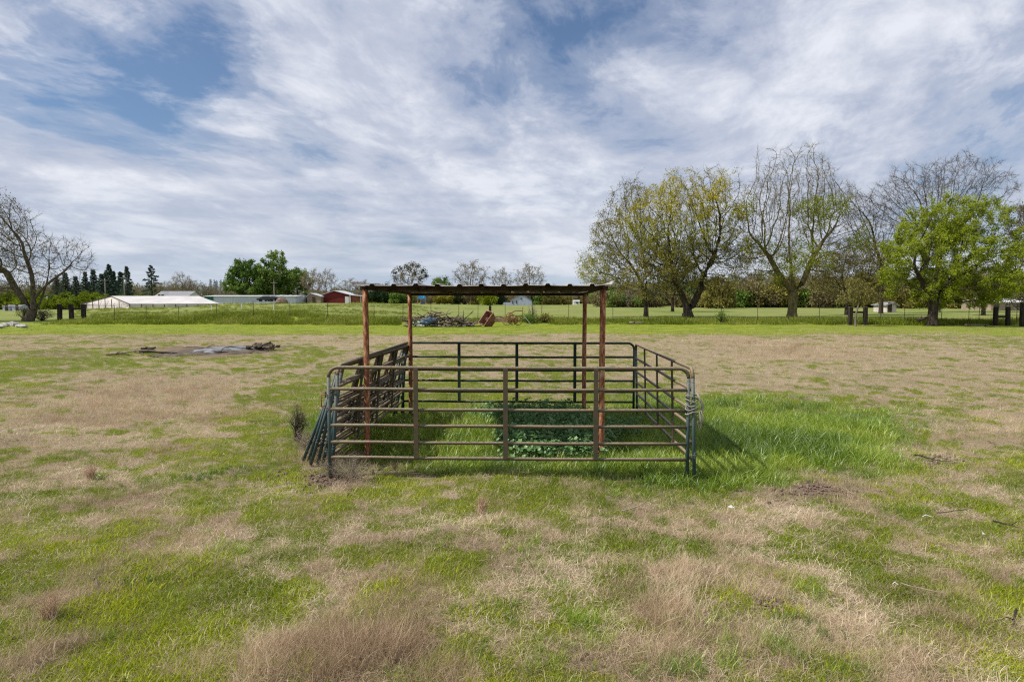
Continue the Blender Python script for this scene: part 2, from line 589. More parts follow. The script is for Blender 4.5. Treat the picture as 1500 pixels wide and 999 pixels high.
M['rail'] = mat_pipe('weathered_green_rail', (0.065, 0.072, 0.042), (0.13, 0.11, 0.07), 0.02, 1.0)
M['leg'] = mat_pipe('faded_teal_paint', (0.028, 0.060, 0.060), (0.075, 0.115, 0.12), -0.09, .6)
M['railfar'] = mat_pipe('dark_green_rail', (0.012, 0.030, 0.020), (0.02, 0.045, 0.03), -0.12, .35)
M['railside'] = mat_pipe('rust_tan_rail', (0.09, 0.085, 0.05), (0.16, 0.12, 0.075), 0.03, 1.0)
M['stile'] = mat_pipe('stile_paint', (0.045, 0.055, 0.032), (0.09, 0.075, 0.05), 0.02, .5)


def mat_rustpost():
    m, nt, out = newmat('rusty_pipe')
    tc = nd(nt, 'ShaderNodeTexCoord')
    mp = nd(nt, 'ShaderNodeMapping', ins={'Vector': tc.outputs['Object'], 'Scale': (1, 1, .28)})
    n1 = noise(nt, mp.outputs[0], 26, 7, 0.7)
    n2 = noise(nt, tc.outputs['Object'], 90, 5, 0.7)
    c = ramp(nt, n1, [(.30, (0.06, 0.018, 0.010)), (.45, (0.20, 0.062, 0.028)), (.54, (0.40, 0.16, 0.072)), (.66, (0.52, 0.37, 0.26))])
    c = mixc(nt, ramp(nt, n2, [(.52, (0, 0, 0)), (.75, (.8,) * 3)]), c, (0.40, 0.24, 0.14))
    principled(nt, out, c, 0.8, n2, 0.6, 0.004)
    return m


M['post'] = mat_rustpost()
M['roof'] = mat_simple('rusty_corrugated_sheet', (0.40, 0.37, 0.33), (0.16, 0.075, 0.035), 7, .6, .3, .005, .42, .68)
M['roofunder'] = mat_simple('shaded_rust_underside', (0.030, 0.016, 0.011), (0.085, 0.042, 0.026), 5, .9)  # rust brown, darkened to put the shade under the roof into the colour
M['beam'] = mat_simple('old_beam', (0.035, 0.022, 0.015), (0.09, 0.06, 0.04), 6, .9)
M['rope'] = mat_simple('frayed_rope', (0.20, 0.18, 0.15), (0.42, 0.38, 0.32), 60, .95)
M['wood'] = mat_simple('dark_railway_tie', (0.012, 0.009, 0.007), (0.05, 0.038, 0.028), 9, .9, .6, .02, stretch=(1, 1, .2))
M['tiecap'] = mat_simple('weathered_top', (0.10, 0.085, 0.065), (0.20, 0.17, 0.13), 9, .9)
M['log'] = mat_simple('dead_wood', (0.075, 0.052, 0.038), (0.30, 0.24, 0.18), 5, .9, .5, .02)
M['darklog'] = mat_simple('charred_wood', (0.015, 0.011, 0.009), (0.075, 0.05, 0.035), 5, .9, .5, .02)
M['stick'] = mat_simple('bleached_stick', (0.20, 0.155, 0.11), (0.38, 0.32, 0.24), 20, .9)
M['rust'] = mat_simple('rusted_steel', (0.09, 0.030, 0.016), (0.30, 0.13, 0.07), 5, .85, .3, .01)
M['rustlight'] = mat_simple('sunbleached_rust', (0.22, 0.11, 0.08), (0.42, 0.27, 0.21), 4, .85, .3, .01)
M['concrete'] = mat_simple('broken_concrete', (0.30, 0.285, 0.26), (0.52, 0.50, 0.46), 6, .9, .5, .03)
M['ash'] = mat_simple('white_ash', (0.07, 0.065, 0.06), (0.27, 0.28, 0.30), 2.2, .95, .5, .03, .42, .60)
M['char'] = mat_simple('charcoal_soil', (0.035, 0.028, 0.022), (0.17, 0.13, 0.09), 3, .95, .5, .03)
M['bluetarp'] = mat_simple('blue_tarp', (0.03, 0.055, 0.10), (0.12, 0.18, 0.25), 4, .6)
M['greentarp'] = mat_simple('pale_green_sheet', (0.18, 0.34, 0.20), (0.45, 0.60, 0.42), 4, .6)
M['bark'] = mat_simple('grey_brown_bark', (0.050, 0.038, 0.026), (0.15, 0.125, 0.09), 7, .95, .7, .04, stretch=(1, 1, .3))
M['barkdark'] = mat_simple('dark_bark', (0.022, 0.017, 0.012), (0.075, 0.058, 0.040), 7, .95, .7, .04, stretch=(1, 1, .3))
M['barkpale'] = mat_simple('pale_bark', (0.13, 0.105, 0.08), (0.26, 0.22, 0.175), 7, .95, .5, .04, stretch=(1, 1, .3))
M['barkolive'] = mat_simple('mossy_bark', (0.075, 0.062, 0.026), (0.20, 0.165, 0.07), 5, .95, .6, .04, stretch=(1, 1, .3))
M['wire'] = mat_simple('galvanised_wire', (0.14, 0.13, 0.12), (0.25, 0.24, 0.22), 9, .6)
M['tpost'] = mat_simple('steel_fence_post', (0.035, 0.030, 0.022), (0.09, 0.07, 0.05), 9, .8)
M['whiteshell'] = mat_simple('white_plastic_film', (0.50, 0.48, 0.46), (0.62, 0.59, 0.56), .4, .55, .1)
M['filmwall'] = mat_simple('pinkish_film_wall', (0.50, 0.44, 0.42), (0.68, 0.62, 0.58), .7, .6, .1)
M['whitewall'] = mat_simple('white_metal_siding', (0.44, 0.47, 0.57), (0.53, 0.56, 0.66), .5, .6, .1)
M['whiteroof'] = mat_simple('white_roof', (0.50, 0.51, 0.53), (0.62, 0.62, 0.63), .5, .5, .1)
M['redwall'] = mat_simple('barn_red_siding', (0.11, 0.011, 0.010), (0.17, 0.022, 0.018), 1.5, .7, .1)
M['redside'] = mat_simple('sunlit_red_siding', (0.20, 0.055, 0.038), (0.27, 0.09, 0.06), 1.5, .7, .1)  # lighter, more orange red: the stronger light on the wing is painted in
M['trim'] = mat_simple('white_trim', (0.62, 0.62, 0.62), (0.74, 0.74, 0.72), 2, .6, .1)
M['greyroof'] = mat_simple('grey_shingle', (0.20, 0.20, 0.21), (0.30, 0.30, 0.31), 3, .9, .2)
M['tanwall'] = mat_simple('tan_siding', (0.26, 0.20, 0.15), (0.36, 0.29, 0.22), 2, .85, .1)
M['darkglass'] = mat_simple('dark_pane', (0.02, 0.025, 0.03), (0.05, 0.055, 0.06), 2, .15, .0, spec=.6)
M['bluewall'] = mat_simple('pale_blue_siding', (0.36, 0.40, 0.52), (0.44, 0.48, 0.60), 2, .7, .1)
M['brightblue'] = mat_simple('bright_blue_cover', (0.02, 0.20, 0.42), (0.05, 0.32, 0.55), 2, .6, .1)
M['greendark'] = mat_simple('dark_green_shade_cloth', (0.01, 0.09, 0.06), (0.02, 0.13, 0.09), 3, .8, .1)
M['fenceboard'] = mat_simple('weathered_boards', (0.22, 0.17, 0.12), (0.38, 0.31, 0.24), 2, .9, .2)
M['carpaint'] = mat_simple('dark_car_paint', (0.02, 0.022, 0.028), (0.035, 0.038, 0.045), 2, .3, .0, spec=.6)
M['whitepaint'] = mat_simple('white_car_paint', (0.65, 0.65, 0.65), (0.72, 0.72, 0.72), 2, .3, .0, spec=.6)
M['rubber'] = mat_simple('tyre_rubber', (0.015, 0.015, 0.015), (0.03, 0.03, 0.03), 9, .9, .0)
M['scrap'] = mat_simple('white_scrap', (0.65, 0.64, 0.60), (0.8, 0.79, 0.76), 20, .8, .1)
M['redtuft'] = mat_simple('reddish_dry_stems', (0.38, 0.24, 0.15), (0.62, 0.46, 0.31), 20, .9)
M['soil'] = mat_simple('reddish_soil', (0.085, 0.055, 0.040), (0.28, 0.20, 0.15), 14, .95, .6, .03)
M['pole'] = mat_simple('utility_pole_wood', (0.16, 0.14, 0.12), (0.26, 0.23, 0.2), 4, .9)

# ------------------------------------------------------------------ ground sheet
def build_ground():
    rr = np.concatenate([np.geomspace(0.4, 3.0, 12), np.geomspace(3.05, 75, 240), np.geomspace(76.5, 260, 90), np.geomspace(265, 4500, 30)])
    a1 = np.linspace(R(-48), R(48), 400)
    a2 = np.linspace(R(48), R(312), 60)[1:-1]
    an = np.concatenate([a1, a2])
    A, RR = np.meshgrid(an, rr)
    x = (RR * np.sin(A)).ravel()
    y = (RR * np.cos(A)).ravel()
    z = height(x, y)
    n, k = len(rr), len(an)
    i = np.arange(n - 1)[:, None] * k
    j = np.arange(k)[None]
    j2 = (j + 1) % k
    f = np.stack([i + j, i + j2, i + k + j2, i + k + j], -1).reshape(-1, 4)[:, ::-1]
    v = np.stack([x, y, z], -1)
    v = np.vstack([v, [[0, 0, float(height(0, 0))]]])
    cen = np.stack([np.full(k, len(v) - 1), (np.arange(k) + 1) % k, np.arange(k)], -1)[:, ::-1]
    me = mesh_np('ground', v, [f, cen], M['ground'], smooth=True)
    d, l, t, di, st = zones(v[:, 0], v[:, 1])
    back = sstep(0.5, -2, v[:, 1])
    d = d * (1 - back) + .5 * back
    beyond = sstep(64, 70, v[:, 1])
    for nme, arr in (('dry', d), ('lush', l * (1 - back)), ('dirt_and_shade', di * (1 - back)), ('strip', st * (1 - beyond)), ('fieldpale', beyond)):
        at = me.attributes.new(nme, 'FLOAT', 'POINT')
        at.data.foreach_set('value', arr.astype(np.float32))
    o = mk('ground', me)
    tag(o, 'patchy green and straw coloured pasture reaching to the horizon', kind='structure')


build_ground()

# ------------------------------------------------------------------ instancing by geometry nodes (stuff only)
def proto_coll(name, meshes):
    c = bpy.data.collections.new(name)
    for i, me in enumerate(meshes):
        o = bpy.data.objects.new(f"{name}_{i:02d}", me)
        c.objects.link(o)
    return c


def scatter(name, label, coll, nvar, pts, rot, scl, tint):
    me = bpy.data.meshes.new(name)
    n = len(pts)
    me.vertices.add(n)
    me.vertices.foreach_set('co', np.asarray(pts, np.float32).ravel())
    a = me.attributes.new('rotv', 'FLOAT_VECTOR', 'POINT')
    a.data.foreach_set('vector', np.asarray(rot, np.float32).ravel())
    scl = np.asarray(scl, np.float32)
    if scl.ndim == 1:
        scl = np.repeat(scl[:, None], 3, 1)
    a = me.attributes.new('sclv', 'FLOAT_VECTOR', 'POINT')
    a.data.foreach_set('vector', scl.ravel())
    a = me.attributes.new('tint', 'FLOAT', 'POINT')
    a.data.foreach_set('value', np.asarray(tint, np.float32))
    a = me.attributes.new('pick', 'INT', 'POINT')
    a.data.foreach_set('value', np.random.RandomState(n).randint(0, nvar, n).astype(np.int32))
    o = mk(name, me)
    ng = bpy.data.node_groups.new(name + '_nodes', 'GeometryNodeTree')
    ng.interface.new_socket('Geometry', in_out='INPUT', socket_type='NodeSocketGeometry')
    ng.interface.new_socket('Geometry', in_out='OUTPUT', socket_type='NodeSocketGeometry')
    gi = ng.nodes.new('NodeGroupInput')
    go = ng.nodes.new('NodeGroupOutput')
    ip = ng.nodes.new('GeometryNodeInstanceOnPoints')
    ci = ng.nodes.new('GeometryNodeCollectionInfo')
    ci.inputs['Collection'].default_value = coll
    ci.inputs['Separate Children'].default_value = True
    ci.inputs['Reset Children'].default_value = True

    def attr(nm, dt):
        q = ng.nodes.new('GeometryNodeInputNamedAttribute')
        q.data_type = dt
        q.inputs[0].default_value = nm
        return [s for s in q.outputs if s.enabled and s.name == 'Attribute'][0]
    L = ng.links.new
    L(gi.outputs[0], ip.inputs['Points'])
    L(ci.outputs[0], ip.inputs['Instance'])
    ip.inputs['Pick Instance'].default_value = True
    L(attr('pick', 'INT'), ip.inputs['Instance Index'])
    L(attr('rotv', 'FLOAT_VECTOR'), ip.inputs['Rotation'])
    L(attr('sclv', 'FLOAT_VECTOR'), ip.inputs['Scale'])
    L(ip.outputs[0], go.inputs[0])
    md = o.modifiers.new('scatter', 'NODES')
    md.node_group = ng
    tag(o, label, kind='stuff')
    return o


RS = np.random.RandomState(5)


def clump(nb, rad, h, w, lean, curl, seed, flat=0.0, hvar=.45, seg=3):
    """tuft of nb tapering blades"""
    rs = np.random.RandomState(seed)
    V, F, A = [], [], []
    for b in range(nb):
        q = rs.rand() ** .5 * rad
        an = rs.rand() * 6.283
        p = np.array([q * math.cos(an), q * math.sin(an), -0.015])
        L = h * (1 - hvar + 2 * hvar * rs.rand())
        d_an = rs.rand() * 6.283
        ln = lean * (0.3 + 1.0 * rs.rand())
        if rs.rand() < flat:
            ln = 1.35
        dh = np.array([math.cos(d_an), math.sin(d_an), 0])
        side = np.array([-dh[1], dh[0], 0])
        tw = rs.rand() * 3.14
        side = side * math.cos(tw) + dh * math.sin(tw)
        ww = w * (.6 + .8 * rs.rand())
        base = len(V)
        cur = p.copy()
        th = ln
        for i in range(seg + 1):
            f = i / seg
            wi = ww * (1 - f ** 1.6) * 0.5
            if i == seg:
                V.append(cur.copy())
            else:
                V.append(cur - side * wi)
                V.append(cur + side * wi)
            cur = cur + (dh * math.sin(th) + np.array([0, 0, 1]) * math.cos(th)) * L / seg
            th = min(th + curl * rs.rand() * 1.2, 2.0)
        for i in range(seg - 1):
            a = base + 2 * i
            F.append((a, a + 1, a + 3, a + 2))
            A.append(rs.rand() if i == 0 else A[-1])
        a = base + 2 * (seg - 1)
        F.append((a, a + 1, a + 2, a + 2))
        A.append(A[-1])
    V = np.array(V)
    quads = np.array([f for f in F if f[2] != f[3]])
    tris = np.array([f[:3] for f in F if f[2] == f[3]])
    aq = [a for a, f in zip(A, F) if f[2] != f[3]]
    atr = [a for a, f in zip(A, F) if f[2] == f[3]]
    return V, [quads, tris], aq + atr


def clump_meshes(name, n, mat, **k):
    out = []
    for i in range(n):
        V, F, A = clump(seed=100 + i * 7 + hash(name) % 1 , **k)
        out.append(mesh_np(f'{name}_tuft', V, F, mat, fattr={'var': A}))
    return out


M['g_green'] = mat_grass('short_green_grass', [(0.095, 0.135, 0.005), (0.28, 0.35, 0.008), (0.58, 0.59, 0.04)], .4)
M['g_dry'] = mat_grass('dry_straw', [(0.20, 0.140, 0.082), (0.53, 0.415, 0.27), (0.90, 0.76, 0.56)], .25)
M['g_tall'] = mat_grass('feathery_dry_grass', [(0.27, 0.175, 0.10), (0.56, 0.425, 0.275), (0.86, 0.70, 0.50)], .25)
M['g_lush'] = mat_grass('lush_grass', [(0.065, 0.13, 0.006), (0.22, 0.335, 0.010), (0.50, 0.57, 0.07)], .4, .09)
M['g_verge'] = mat_grass('verge_grass', [(0.10, 0.14, 0.010), (0.21, 0.25, 0.018), (0.36, 0.36, 0.09)], .35)
M['g_mallow'] = mat_grass('mallow_leaf', [(0.06, 0.14, 0.035), (0.14, 0.27, 0.08), (0.27, 0.41, 0.18)], .35, .05)

HALF = 1.02


def candidates(n, y0, y1, pw=1.0):
    """points in front of the camera, denser near it"""
    u = RS.rand(n)
    y = (y0 ** (1 - pw) + u * (y1 ** (1 - pw) - y0 ** (1 - pw))) ** (1 / (1 - pw)) if pw != 1 else y0 * (y1 / y0) ** u
    x = (RS.rand(n) * 2 - 1) * (y * HALF + 1.0) * .86
    return x, y


def scatter_set(name, label, meshes, mat, x, y, scl, tint, tilt=.12, zoff=0.0):
    c = proto_coll(name + '_tufts', meshes)
    z = height(x, y) + zoff
    n = len(x)
    rot = np.stack([RS.randn(n) * tilt, RS.randn(n) * tilt, RS.rand(n) * 6.283], -1)
    scatter(name, label, c, len(meshes), np.stack([x, y, z], -1), rot, scl, tint)


def growscale(y, s0=1.0):
    return s0 * (1 + 0.5 * sstep(14, 50, y))


def build_grass():
    # short green turf
    x, y = candidates(190000, 3.0, 60.5, 1.0)
    d, l, t, di, st = zones(x, y)
    keep = (RS.rand(len(x)) < np.clip(1.25 - d * 1.45, .10, 1)) & (di < .5)
    x, y, d = x[keep], y[keep], d[keep]
    s = growscale(y) * (.35 + .9 * RS.rand(len(x)) ** 1.4) * (1.1 - .35 * d) * (.55 + 1.1 * fbm(x, y, .4, 2, 66))
    tint = np.clip(.55 + (fbm(x, y, 1.1, 4, 77) - .5) * 1.9 + RS.randn(len(x)) * .12, 0, 1)
    scatter_set('green_grass', 'short bright green grass growing through the straw of the pasture',
                clump_meshes('green_grass', 7, M['g_green'], nb=16, rad=.08, h=.050, w=.0055, lean=.75, curl=.5, seg=2), None, x, y, s, tint)
    # short straw
    x, y = candidates(270000, 3.0, 52, 1.05)
    d, l, t, di, st = zones(x, y)
    keep = (RS.rand(len(x)) < np.clip(.10 + d * 1.05, .48, 1)) & (RS.rand(len(x)) > l * .6) & (di < .6)
    x, y, d, t = x[keep], y[keep], d[keep], t[keep]
    s = growscale(y) * (.6 + .6 * RS.rand(len(x))) * (.75 + .3 * d)
    tint = np.clip(.5 + (fbm(x, y, .7, 4, 87) - .5) * 1.8 + RS.randn(len(x)) * .15, 0, 1)
    scatter_set('dry_grass', 'short matted straw coloured grass over the pasture',
                clump_meshes('dry_grass', 8, M['g_dry'], nb=13, rad=.10, h=.095, w=.0034, lean=1.0, curl=.7, flat=.45, seg=3), None, x, y, s, tint, .2)
    # tall feathery straw
    x, y = candidates(130000, 3.0, 48, 1.1)
    d, l, t, di, st = zones(x, y)
    keep = (RS.rand(len(x)) < np.clip(t * .85 - .10, 0, .75) * (fbm(x, y, .5, 3, 35) > .42) + (fbm(x, y, .42, 3, 37) + (d - .5) * .12 > .60) * .55 * (st < .5) * (l < .5)) & (di < .6)
    x, y, t = x[keep], y[keep], t[keep]
    s = growscale(y) * (.45 + .7 * RS.rand(len(x))) * (.5 + .6 * t)
    tint = np.clip(.45 + (fbm(x, y, .9, 3, 97) - .5) * 1.8 + RS.randn(len(x)) * .12, 0, 1)
    scatter_set('tall_dry_grass', 'feathery reddish tan dry grass standing in drifts',
                clump_meshes('tall_dry_grass', 8, M['g_tall'], nb=20, rad=.10, h=.21, w=.0026, lean=.6, curl=.3, flat=.05, seg=3), None, x, y, s, tint, .2)
    # lush grass in and beside the pen
    x, y = candidates(80000, 3.4, 17, 1.1)
    d, l, t, di, st = zones(x, y)
    keep = (RS.rand(len(x)) < np.clip(l * 1.3 - .08 + (fbm(x, y, .45, 3, 91) > .66) * .35, .012, 1)) & (di < .5)
    x, y, l = x[keep], y[keep], l[keep]
    s = (.38 + .62 * RS.rand(len(x)) ** 1.3) * (.30 + .80 * l)
    tint = np.clip(.5 + (fbm(x, y, .8, 3, 107) - .5) * 1.9 + RS.randn(len(x)) * .12, 0, 1)
    scatter_set('lush_grass', 'tall lush green grass inside the pen and spilling out to its right',
                clump_meshes('lush_grass', 8, M['g_lush'], nb=14, rad=.09, h=.30, w=.0105, lean=.42, curl=.42, seg=4), None, x, y, s, tint)
    # rank grass of the verge and bank
    n = 52000
    y = 59 + (RS.rand(n) ** 1.5) * 60
    x = (RS.rand(n) * 2 - 1) * y * .9
    wob = (fbm(x, 0 * x, 14, 3, 21) - 0.5) * 3
    leftside = sstep(-8, -20, x) * sstep(-.70, -.54, x / y)
    inverge = (y + wob > 60.5) & (y + wob < 66) & (x / y > -.70 + .16 * RS.rand(n)) & ~((y < 62.0) & (x > -10) & (x < 3.5))
    inbank = (leftside > .3) & (y + wob > 60.5)
    keep = (inverge & (RS.rand(n) < .95)) | (inbank & (RS.rand(n) < .5) & (fbm(x, y, 4, 3, 55) > .45))
    x, y, wob, lf = x[keep], y[keep], wob[keep], leftside[keep]
    s = (.5 + .8 * RS.rand(len(x)) ** 1.5) * np.where(y + wob < 66, 1.0, .65) * (.6 + .8 * fbm(x, y, 3, 3, 41))
    tint = np.clip(.45 + (fbm(x, y, 5, 4, 117) - .5) * 1.8 + RS.randn(len(x)) * .1 + sstep(62, 67, y) * .15, 0, 1)
    scatter_set('verge_grass', 'tall rank green grass along the fence line and up the bank',
                clump_meshes('verge_grass', 6, M['g_verge'], nb=26, rad=.42, h=.34, w=.030, lean=.35, curl=.3, seg=3), None, x, y, s, tint)
    # mallow leaves
    x = RS.rand(1300) * 3.2 - 1.1
    y = 9.9 + RS.rand(1300) * 4.0
    pxx, pyy = W2P(x, y)
    q = ((pxx - 815) / 80) ** 2 + ((pyy - 650) / 32) ** 2 + (fbm(x, y, .5, 3, 9) - .5) * 2.6
    q2 = ((pxx - 770) / 90) ** 2 + ((pyy - 618) / 10) ** 2 + .2
    q3 = ((pxx - 930) / 36) ** 2 + ((pyy - 640) / 10) ** 2 + .2
    keep = (np.minimum(np.minimum(q, q2), q3) < .9)
    x, y = x[keep], y[keep]
    # more on the damp patch right of the pen
    x2 = 3.6 + RS.rand(260) * 2.4
    y2 = 9.2 + RS.rand(260) * 3.0
    l2 = zones(x2, y2)[1]
    k2 = (l2 > .4) & (fbm(x2, y2, .8, 3, 71) > .66)
    meshes = []
    for i in range(6):
        rs = np.random.RandomState(300 + i)
        V, F, A = [], [], []
        for b in range(16):
            an = rs.rand() * 6.283
            q = .05 + rs.rand() * .11
            hz = .10 + rs.rand() * .22
            c = np.array([q * math.cos(an), q * math.sin(an), hz])
            nrm = np.array([math.cos(an) * .5, math.sin(an) * .5, .8]) + rs.randn(3) * .25
            nrm /= np.linalg.norm(nrm)
            t1 = np.cross(nrm, [0, 0, 1.0])
            t1 /= np.linalg.norm(t1) + 1e-6
            t2 = np.cross(nrm, t1)
            r = .014 + rs.rand() * .018
            base = len(V)
            V.append(c - nrm * r * .3)
            nn = 10
            for k in range(nn):
                w = 6.283 * k / nn
                rr_ = r * (1 + .16 * math.cos(w * 5)) * (.65 if k == 0 else 1)
                V.append(c + (t1 * math.cos(w) + t2 * math.sin(w)) * rr_ + nrm * .12 * r * math.cos(w * 5))
            av = rs.rand()
            for k in range(nn):
                F.append((base, base + 1 + k, base + 1 + (k + 1) % nn))
                A.append(av)
            b2 = len(V)
            V += [np.array([.003, 0, -.02]), np.array([-.003, 0, -.02]), c]
            F.append((b2, b2 + 1, b2 + 2))
            A.append(.1)
        meshes.append(mesh_np('mallow_leaves', np.array(V), np.array(F), M['g_mallow'], fattr={'var': A}))
    scatter_set('mallow_weeds', 'bluish green round leaved mallow weeds filling the middle of the pen', meshes, None, x, y,
                .75 + .6 * RS.rand(len(x)), np.clip(.5 + RS.randn(len(x)) * .25, 0, 1))


build_grass()

# ------------------------------------------------------------------ the pen
YAW = R(1.9)
PU = Vector((math.cos(YAW), -math.sin(YAW), 0))
PV = Vector((math.sin(YAW), math.cos(YAW), 0))
PO = Vector((-2.48, 9.18, 0))
RAIL_Z = (1.49, 1.20, 0.925, 0.705, 0.475, 0.265)


def pen(u, v, z=0):
    return PO + PU * u + PV * v + Vector((0, 0, z))


def panel_meshes(L, tag_, m_frame, m_rail, m_stile, nst=3, r=.0245, legmat=None):
    """frame is an inverted U whose legs reach the ground"""
    out = {}
    cr = .13
    pts = [(0, 0, -.02), (0, 0, RAIL_Z[0] - cr)]
    for k in range(1, 6):
        a = math.pi / 2 * k / 6
        pts.append((cr - cr * math.cos(a), 0, RAIL_Z[0] - cr + cr * math.sin(a)))
    pts += [(cr, 0, RAIL_Z[0])]
    mid = [(cr + (L - 2 * cr) * k / 6, 0, RAIL_Z[0] - .004 * math.sin(math.pi * k / 6)) for k in range(1, 6)]
    rp = [(L - p[0], 0, p[2]) for p in pts[::-1]]
    b = MB()
    b.tube(pts[:6], r, 10)
    out['legL'] = b.mesh('leg', m_frame, True)
    b = MB()
    b.tube([(0, 0, RAIL_Z[0] - cr)] + pts[2:] + mid + rp[:-2] + [(L, 0, RAIL_Z[0] - cr)], r * 1.02, 10)
    out['top'] = b.mesh('top_rail', m_rail, True)
    b = MB()
    b.tube([(0, 0, -.02), (0, 0, RAIL_Z[0] - cr + .01)], r, 10)
    out['leg'] = b.mesh('leg', m_frame, True)
    b = MB()
    b.tube([(.02, 0, 0)] + [(.02 + (L - .04) * k / 8, 0, -.006 * math.sin(math.pi * k / 8) + .003 * math.sin(k * 2.1)) for k in range(1, 8)] + [(L - .02, 0, 0)], r * .93, 10)
    out['rail'] = b.mesh('rail', m_rail, True)
    b = MB()
    b.box((0, 0, (RAIL_Z[0] + RAIL_Z[-1]) / 2 - .005), (.062, .022, RAIL_Z[0] - RAIL_Z[-1] - .01))
    out['stile'] = b.mesh('stile', m_stile)
    b = MB()
    b.tube([(0, 0, -.06), (0, 0, 0), (0, 0, .02)], .012, 8)
    b.box((0, 0, -.02), (.05, .03, .012))
    out['pin'] = b.mesh('hinge_lug', m_frame)
    return out


def make_panel(ms, L, label, group, nst=3, stile_side=-1, lug=True):
    t = thing('corral_panel', label, 'fence panel', group=group)
    mk('leg', ms['leg'], t)
    o = mk('leg', ms['leg'], t)
    o.location = (L, 0, 0)
    mk('top_rail', ms['top'], t)
    for z in RAIL_Z[1:]:
        o = mk('rail', ms['rail'], t)
        o.location = (0, 0, z)
    for k in range(nst):
        o = mk('stile', ms['stile'], t)
        o.location = (L * (k + 1) / (nst + 1) - .02, stile_side * .031, 0)
    if lug:
        for z in (.36, 1.14):
            o = mk('hinge_lug', ms['pin'], t)
            o.location = (-.045, 0, z)
    return t


def place_panel(t, p0, p1dir, lean=0.0):
    """p0: foot of the first leg; p1dir: unit vector along the panel; lean: radians outwards (to the left of the run)"""
    x = p1dir.normalized()
    up = Vector((0, 0, 1))
    side = up.cross(x).normalized()           # left of the run
    z = (up * math.cos(lean) - side * math.sin(lean)).normalized()
    y = z.cross(x).normalized()
    m = Matrix((x, y, z)).transposed().to_4x4()
    m.translation = p0
    t.matrix_world = m


GP = 'corral panels of the square pen'
LP_ = 4.83
ms_front = panel_meshes(LP_, 'front', M['leg'], M['rail'], M['stile'])
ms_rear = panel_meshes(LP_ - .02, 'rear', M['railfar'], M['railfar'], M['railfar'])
ms_side = panel_meshes(LP_ + .01, 'side', M['leg'], M['railside'], M['stile'])
ms_stack = panel_meshes(4.35, 'stack', M['leg'], M['railside'], M['stile'])
pf = make_panel(ms_front, LP_, 'weathered green pipe corral panel across the front of the pen, nearest the camera', GP)
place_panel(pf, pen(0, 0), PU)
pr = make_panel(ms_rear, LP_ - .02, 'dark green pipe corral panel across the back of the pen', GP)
place_panel(pr, pen(0.03, 5.05), PU)
ps = make_panel(ms_side, LP_ + .01, 'rusty pipe corral panel forming the right side of the pen', GP, stile_side=1)
place_panel(ps, pen(LP_ + .09, -.03), (pen(LP_ + .05, 5.0) - pen(LP_ + .09, -.03)), -.03)
pl = make_panel(ms_side, LP_ + .01, 'upright pipe corral panel forming the left side of the pen, behind it the leaning stack', GP)
place_panel(pl, pen(-.03, .20), (pen(0, 5.0) - pen(-.03, .20)), .07)

stack_words = ['innermost of the leaning stack of panels left of the pen', 'second panel out from the pen in the leaning stack',
               'third panel out from the pen in the leaning stack', 'fourth panel out from the pen in the leaning stack',
               'fifth panel out, just inside the outermost of the leaning stack', 'outermost panel of the leaning stack, its foot farthest left']
stack0 = make_panel(ms_stack, 4.35, '', 'spare corral panels leaning against the left side of the pen')
for k in range(6):
    t = stack0 if k == 0 else copy_tree(stack0)
    t['label'] = 'rusty green pipe panel, ' + stack_words[k]
    lean = R(9.0 + 2.55 * k + (0, .8, -.5, .6, -.4, .3)[k])
    foot_u = -.18 - .096 * k
    v0 = .50 + (.0, .05, .14, .12, .30, .36)[k]
    d = (pen(foot_u + .10 + .03 * (k % 3), v0 + 4.35) - pen(foot_u, v0))
    d.z = (.02, -.05, .03, -.04, .05, -.02)[k]
    place_panel(t, pen(foot_u, v0, .02), d, lean)

# worn rope round the right corner
b = MB()
cx = pen(LP_ + .045, -.015)
for j in range(5):
    z0 = 1.12 - .055 * j
    b.tube([cx + Vector((.085 * math.cos(a), .045 * math.sin(a), z0 + .02 * math.sin(a * 2 + j))) for a in [i * 2 * math.pi / 12 for i in range(13)]], .008, 6, False)
b.tube([cx + Vector((.05, -.03, 1.18)), cx + Vector((.10, -.04, 1.08)), cx + Vector((.135, -.03, 1.0)), cx + Vector((.12, -.02, .88)), cx + Vector((.10, -.04, .80))], [.012, .016, .02, .012, .004], 6)
for j in range(16):
    a = random.random() * 6.28
    q = cx + Vector((.10 + .02 * math.cos(a), -.03 + .02 * math.sin(a), .98 - .12 * random.random()))
    b.tube([q, q + Vector((random.uniform(-.02, .05), random.uniform(-.02, .02), -.09)), q + Vector((random.uniform(-.03, .05), 0, -.16 - .06 * random.random()))], .0025, 4)
tag(b.build('rope', M['rope'], None, True), 'frayed grey rope wrapped round the right front corner where two panels meet', 'rope')
b = MB()
cx = pen(-.03, .02)
for zz in (1.13, .95):
    b.tube([cx + Vector((.06 * math.cos(a) - .01, .05 * math.sin(a), zz + .01 * math.sin(a))) for a in [i * 2 * math.pi / 10 for i in range(11)]], .006, 5, False)
b.tube([cx + Vector((-.07, -.02, 1.13)), cx + Vector((-.075, -.02, 1.05)), cx + Vector((-.07, -.02, .95))], .007, 5)
tag(b.build('chain', M['rust'], None, True), 'short rusty chain linking the panels at the left front corner', 'chain')

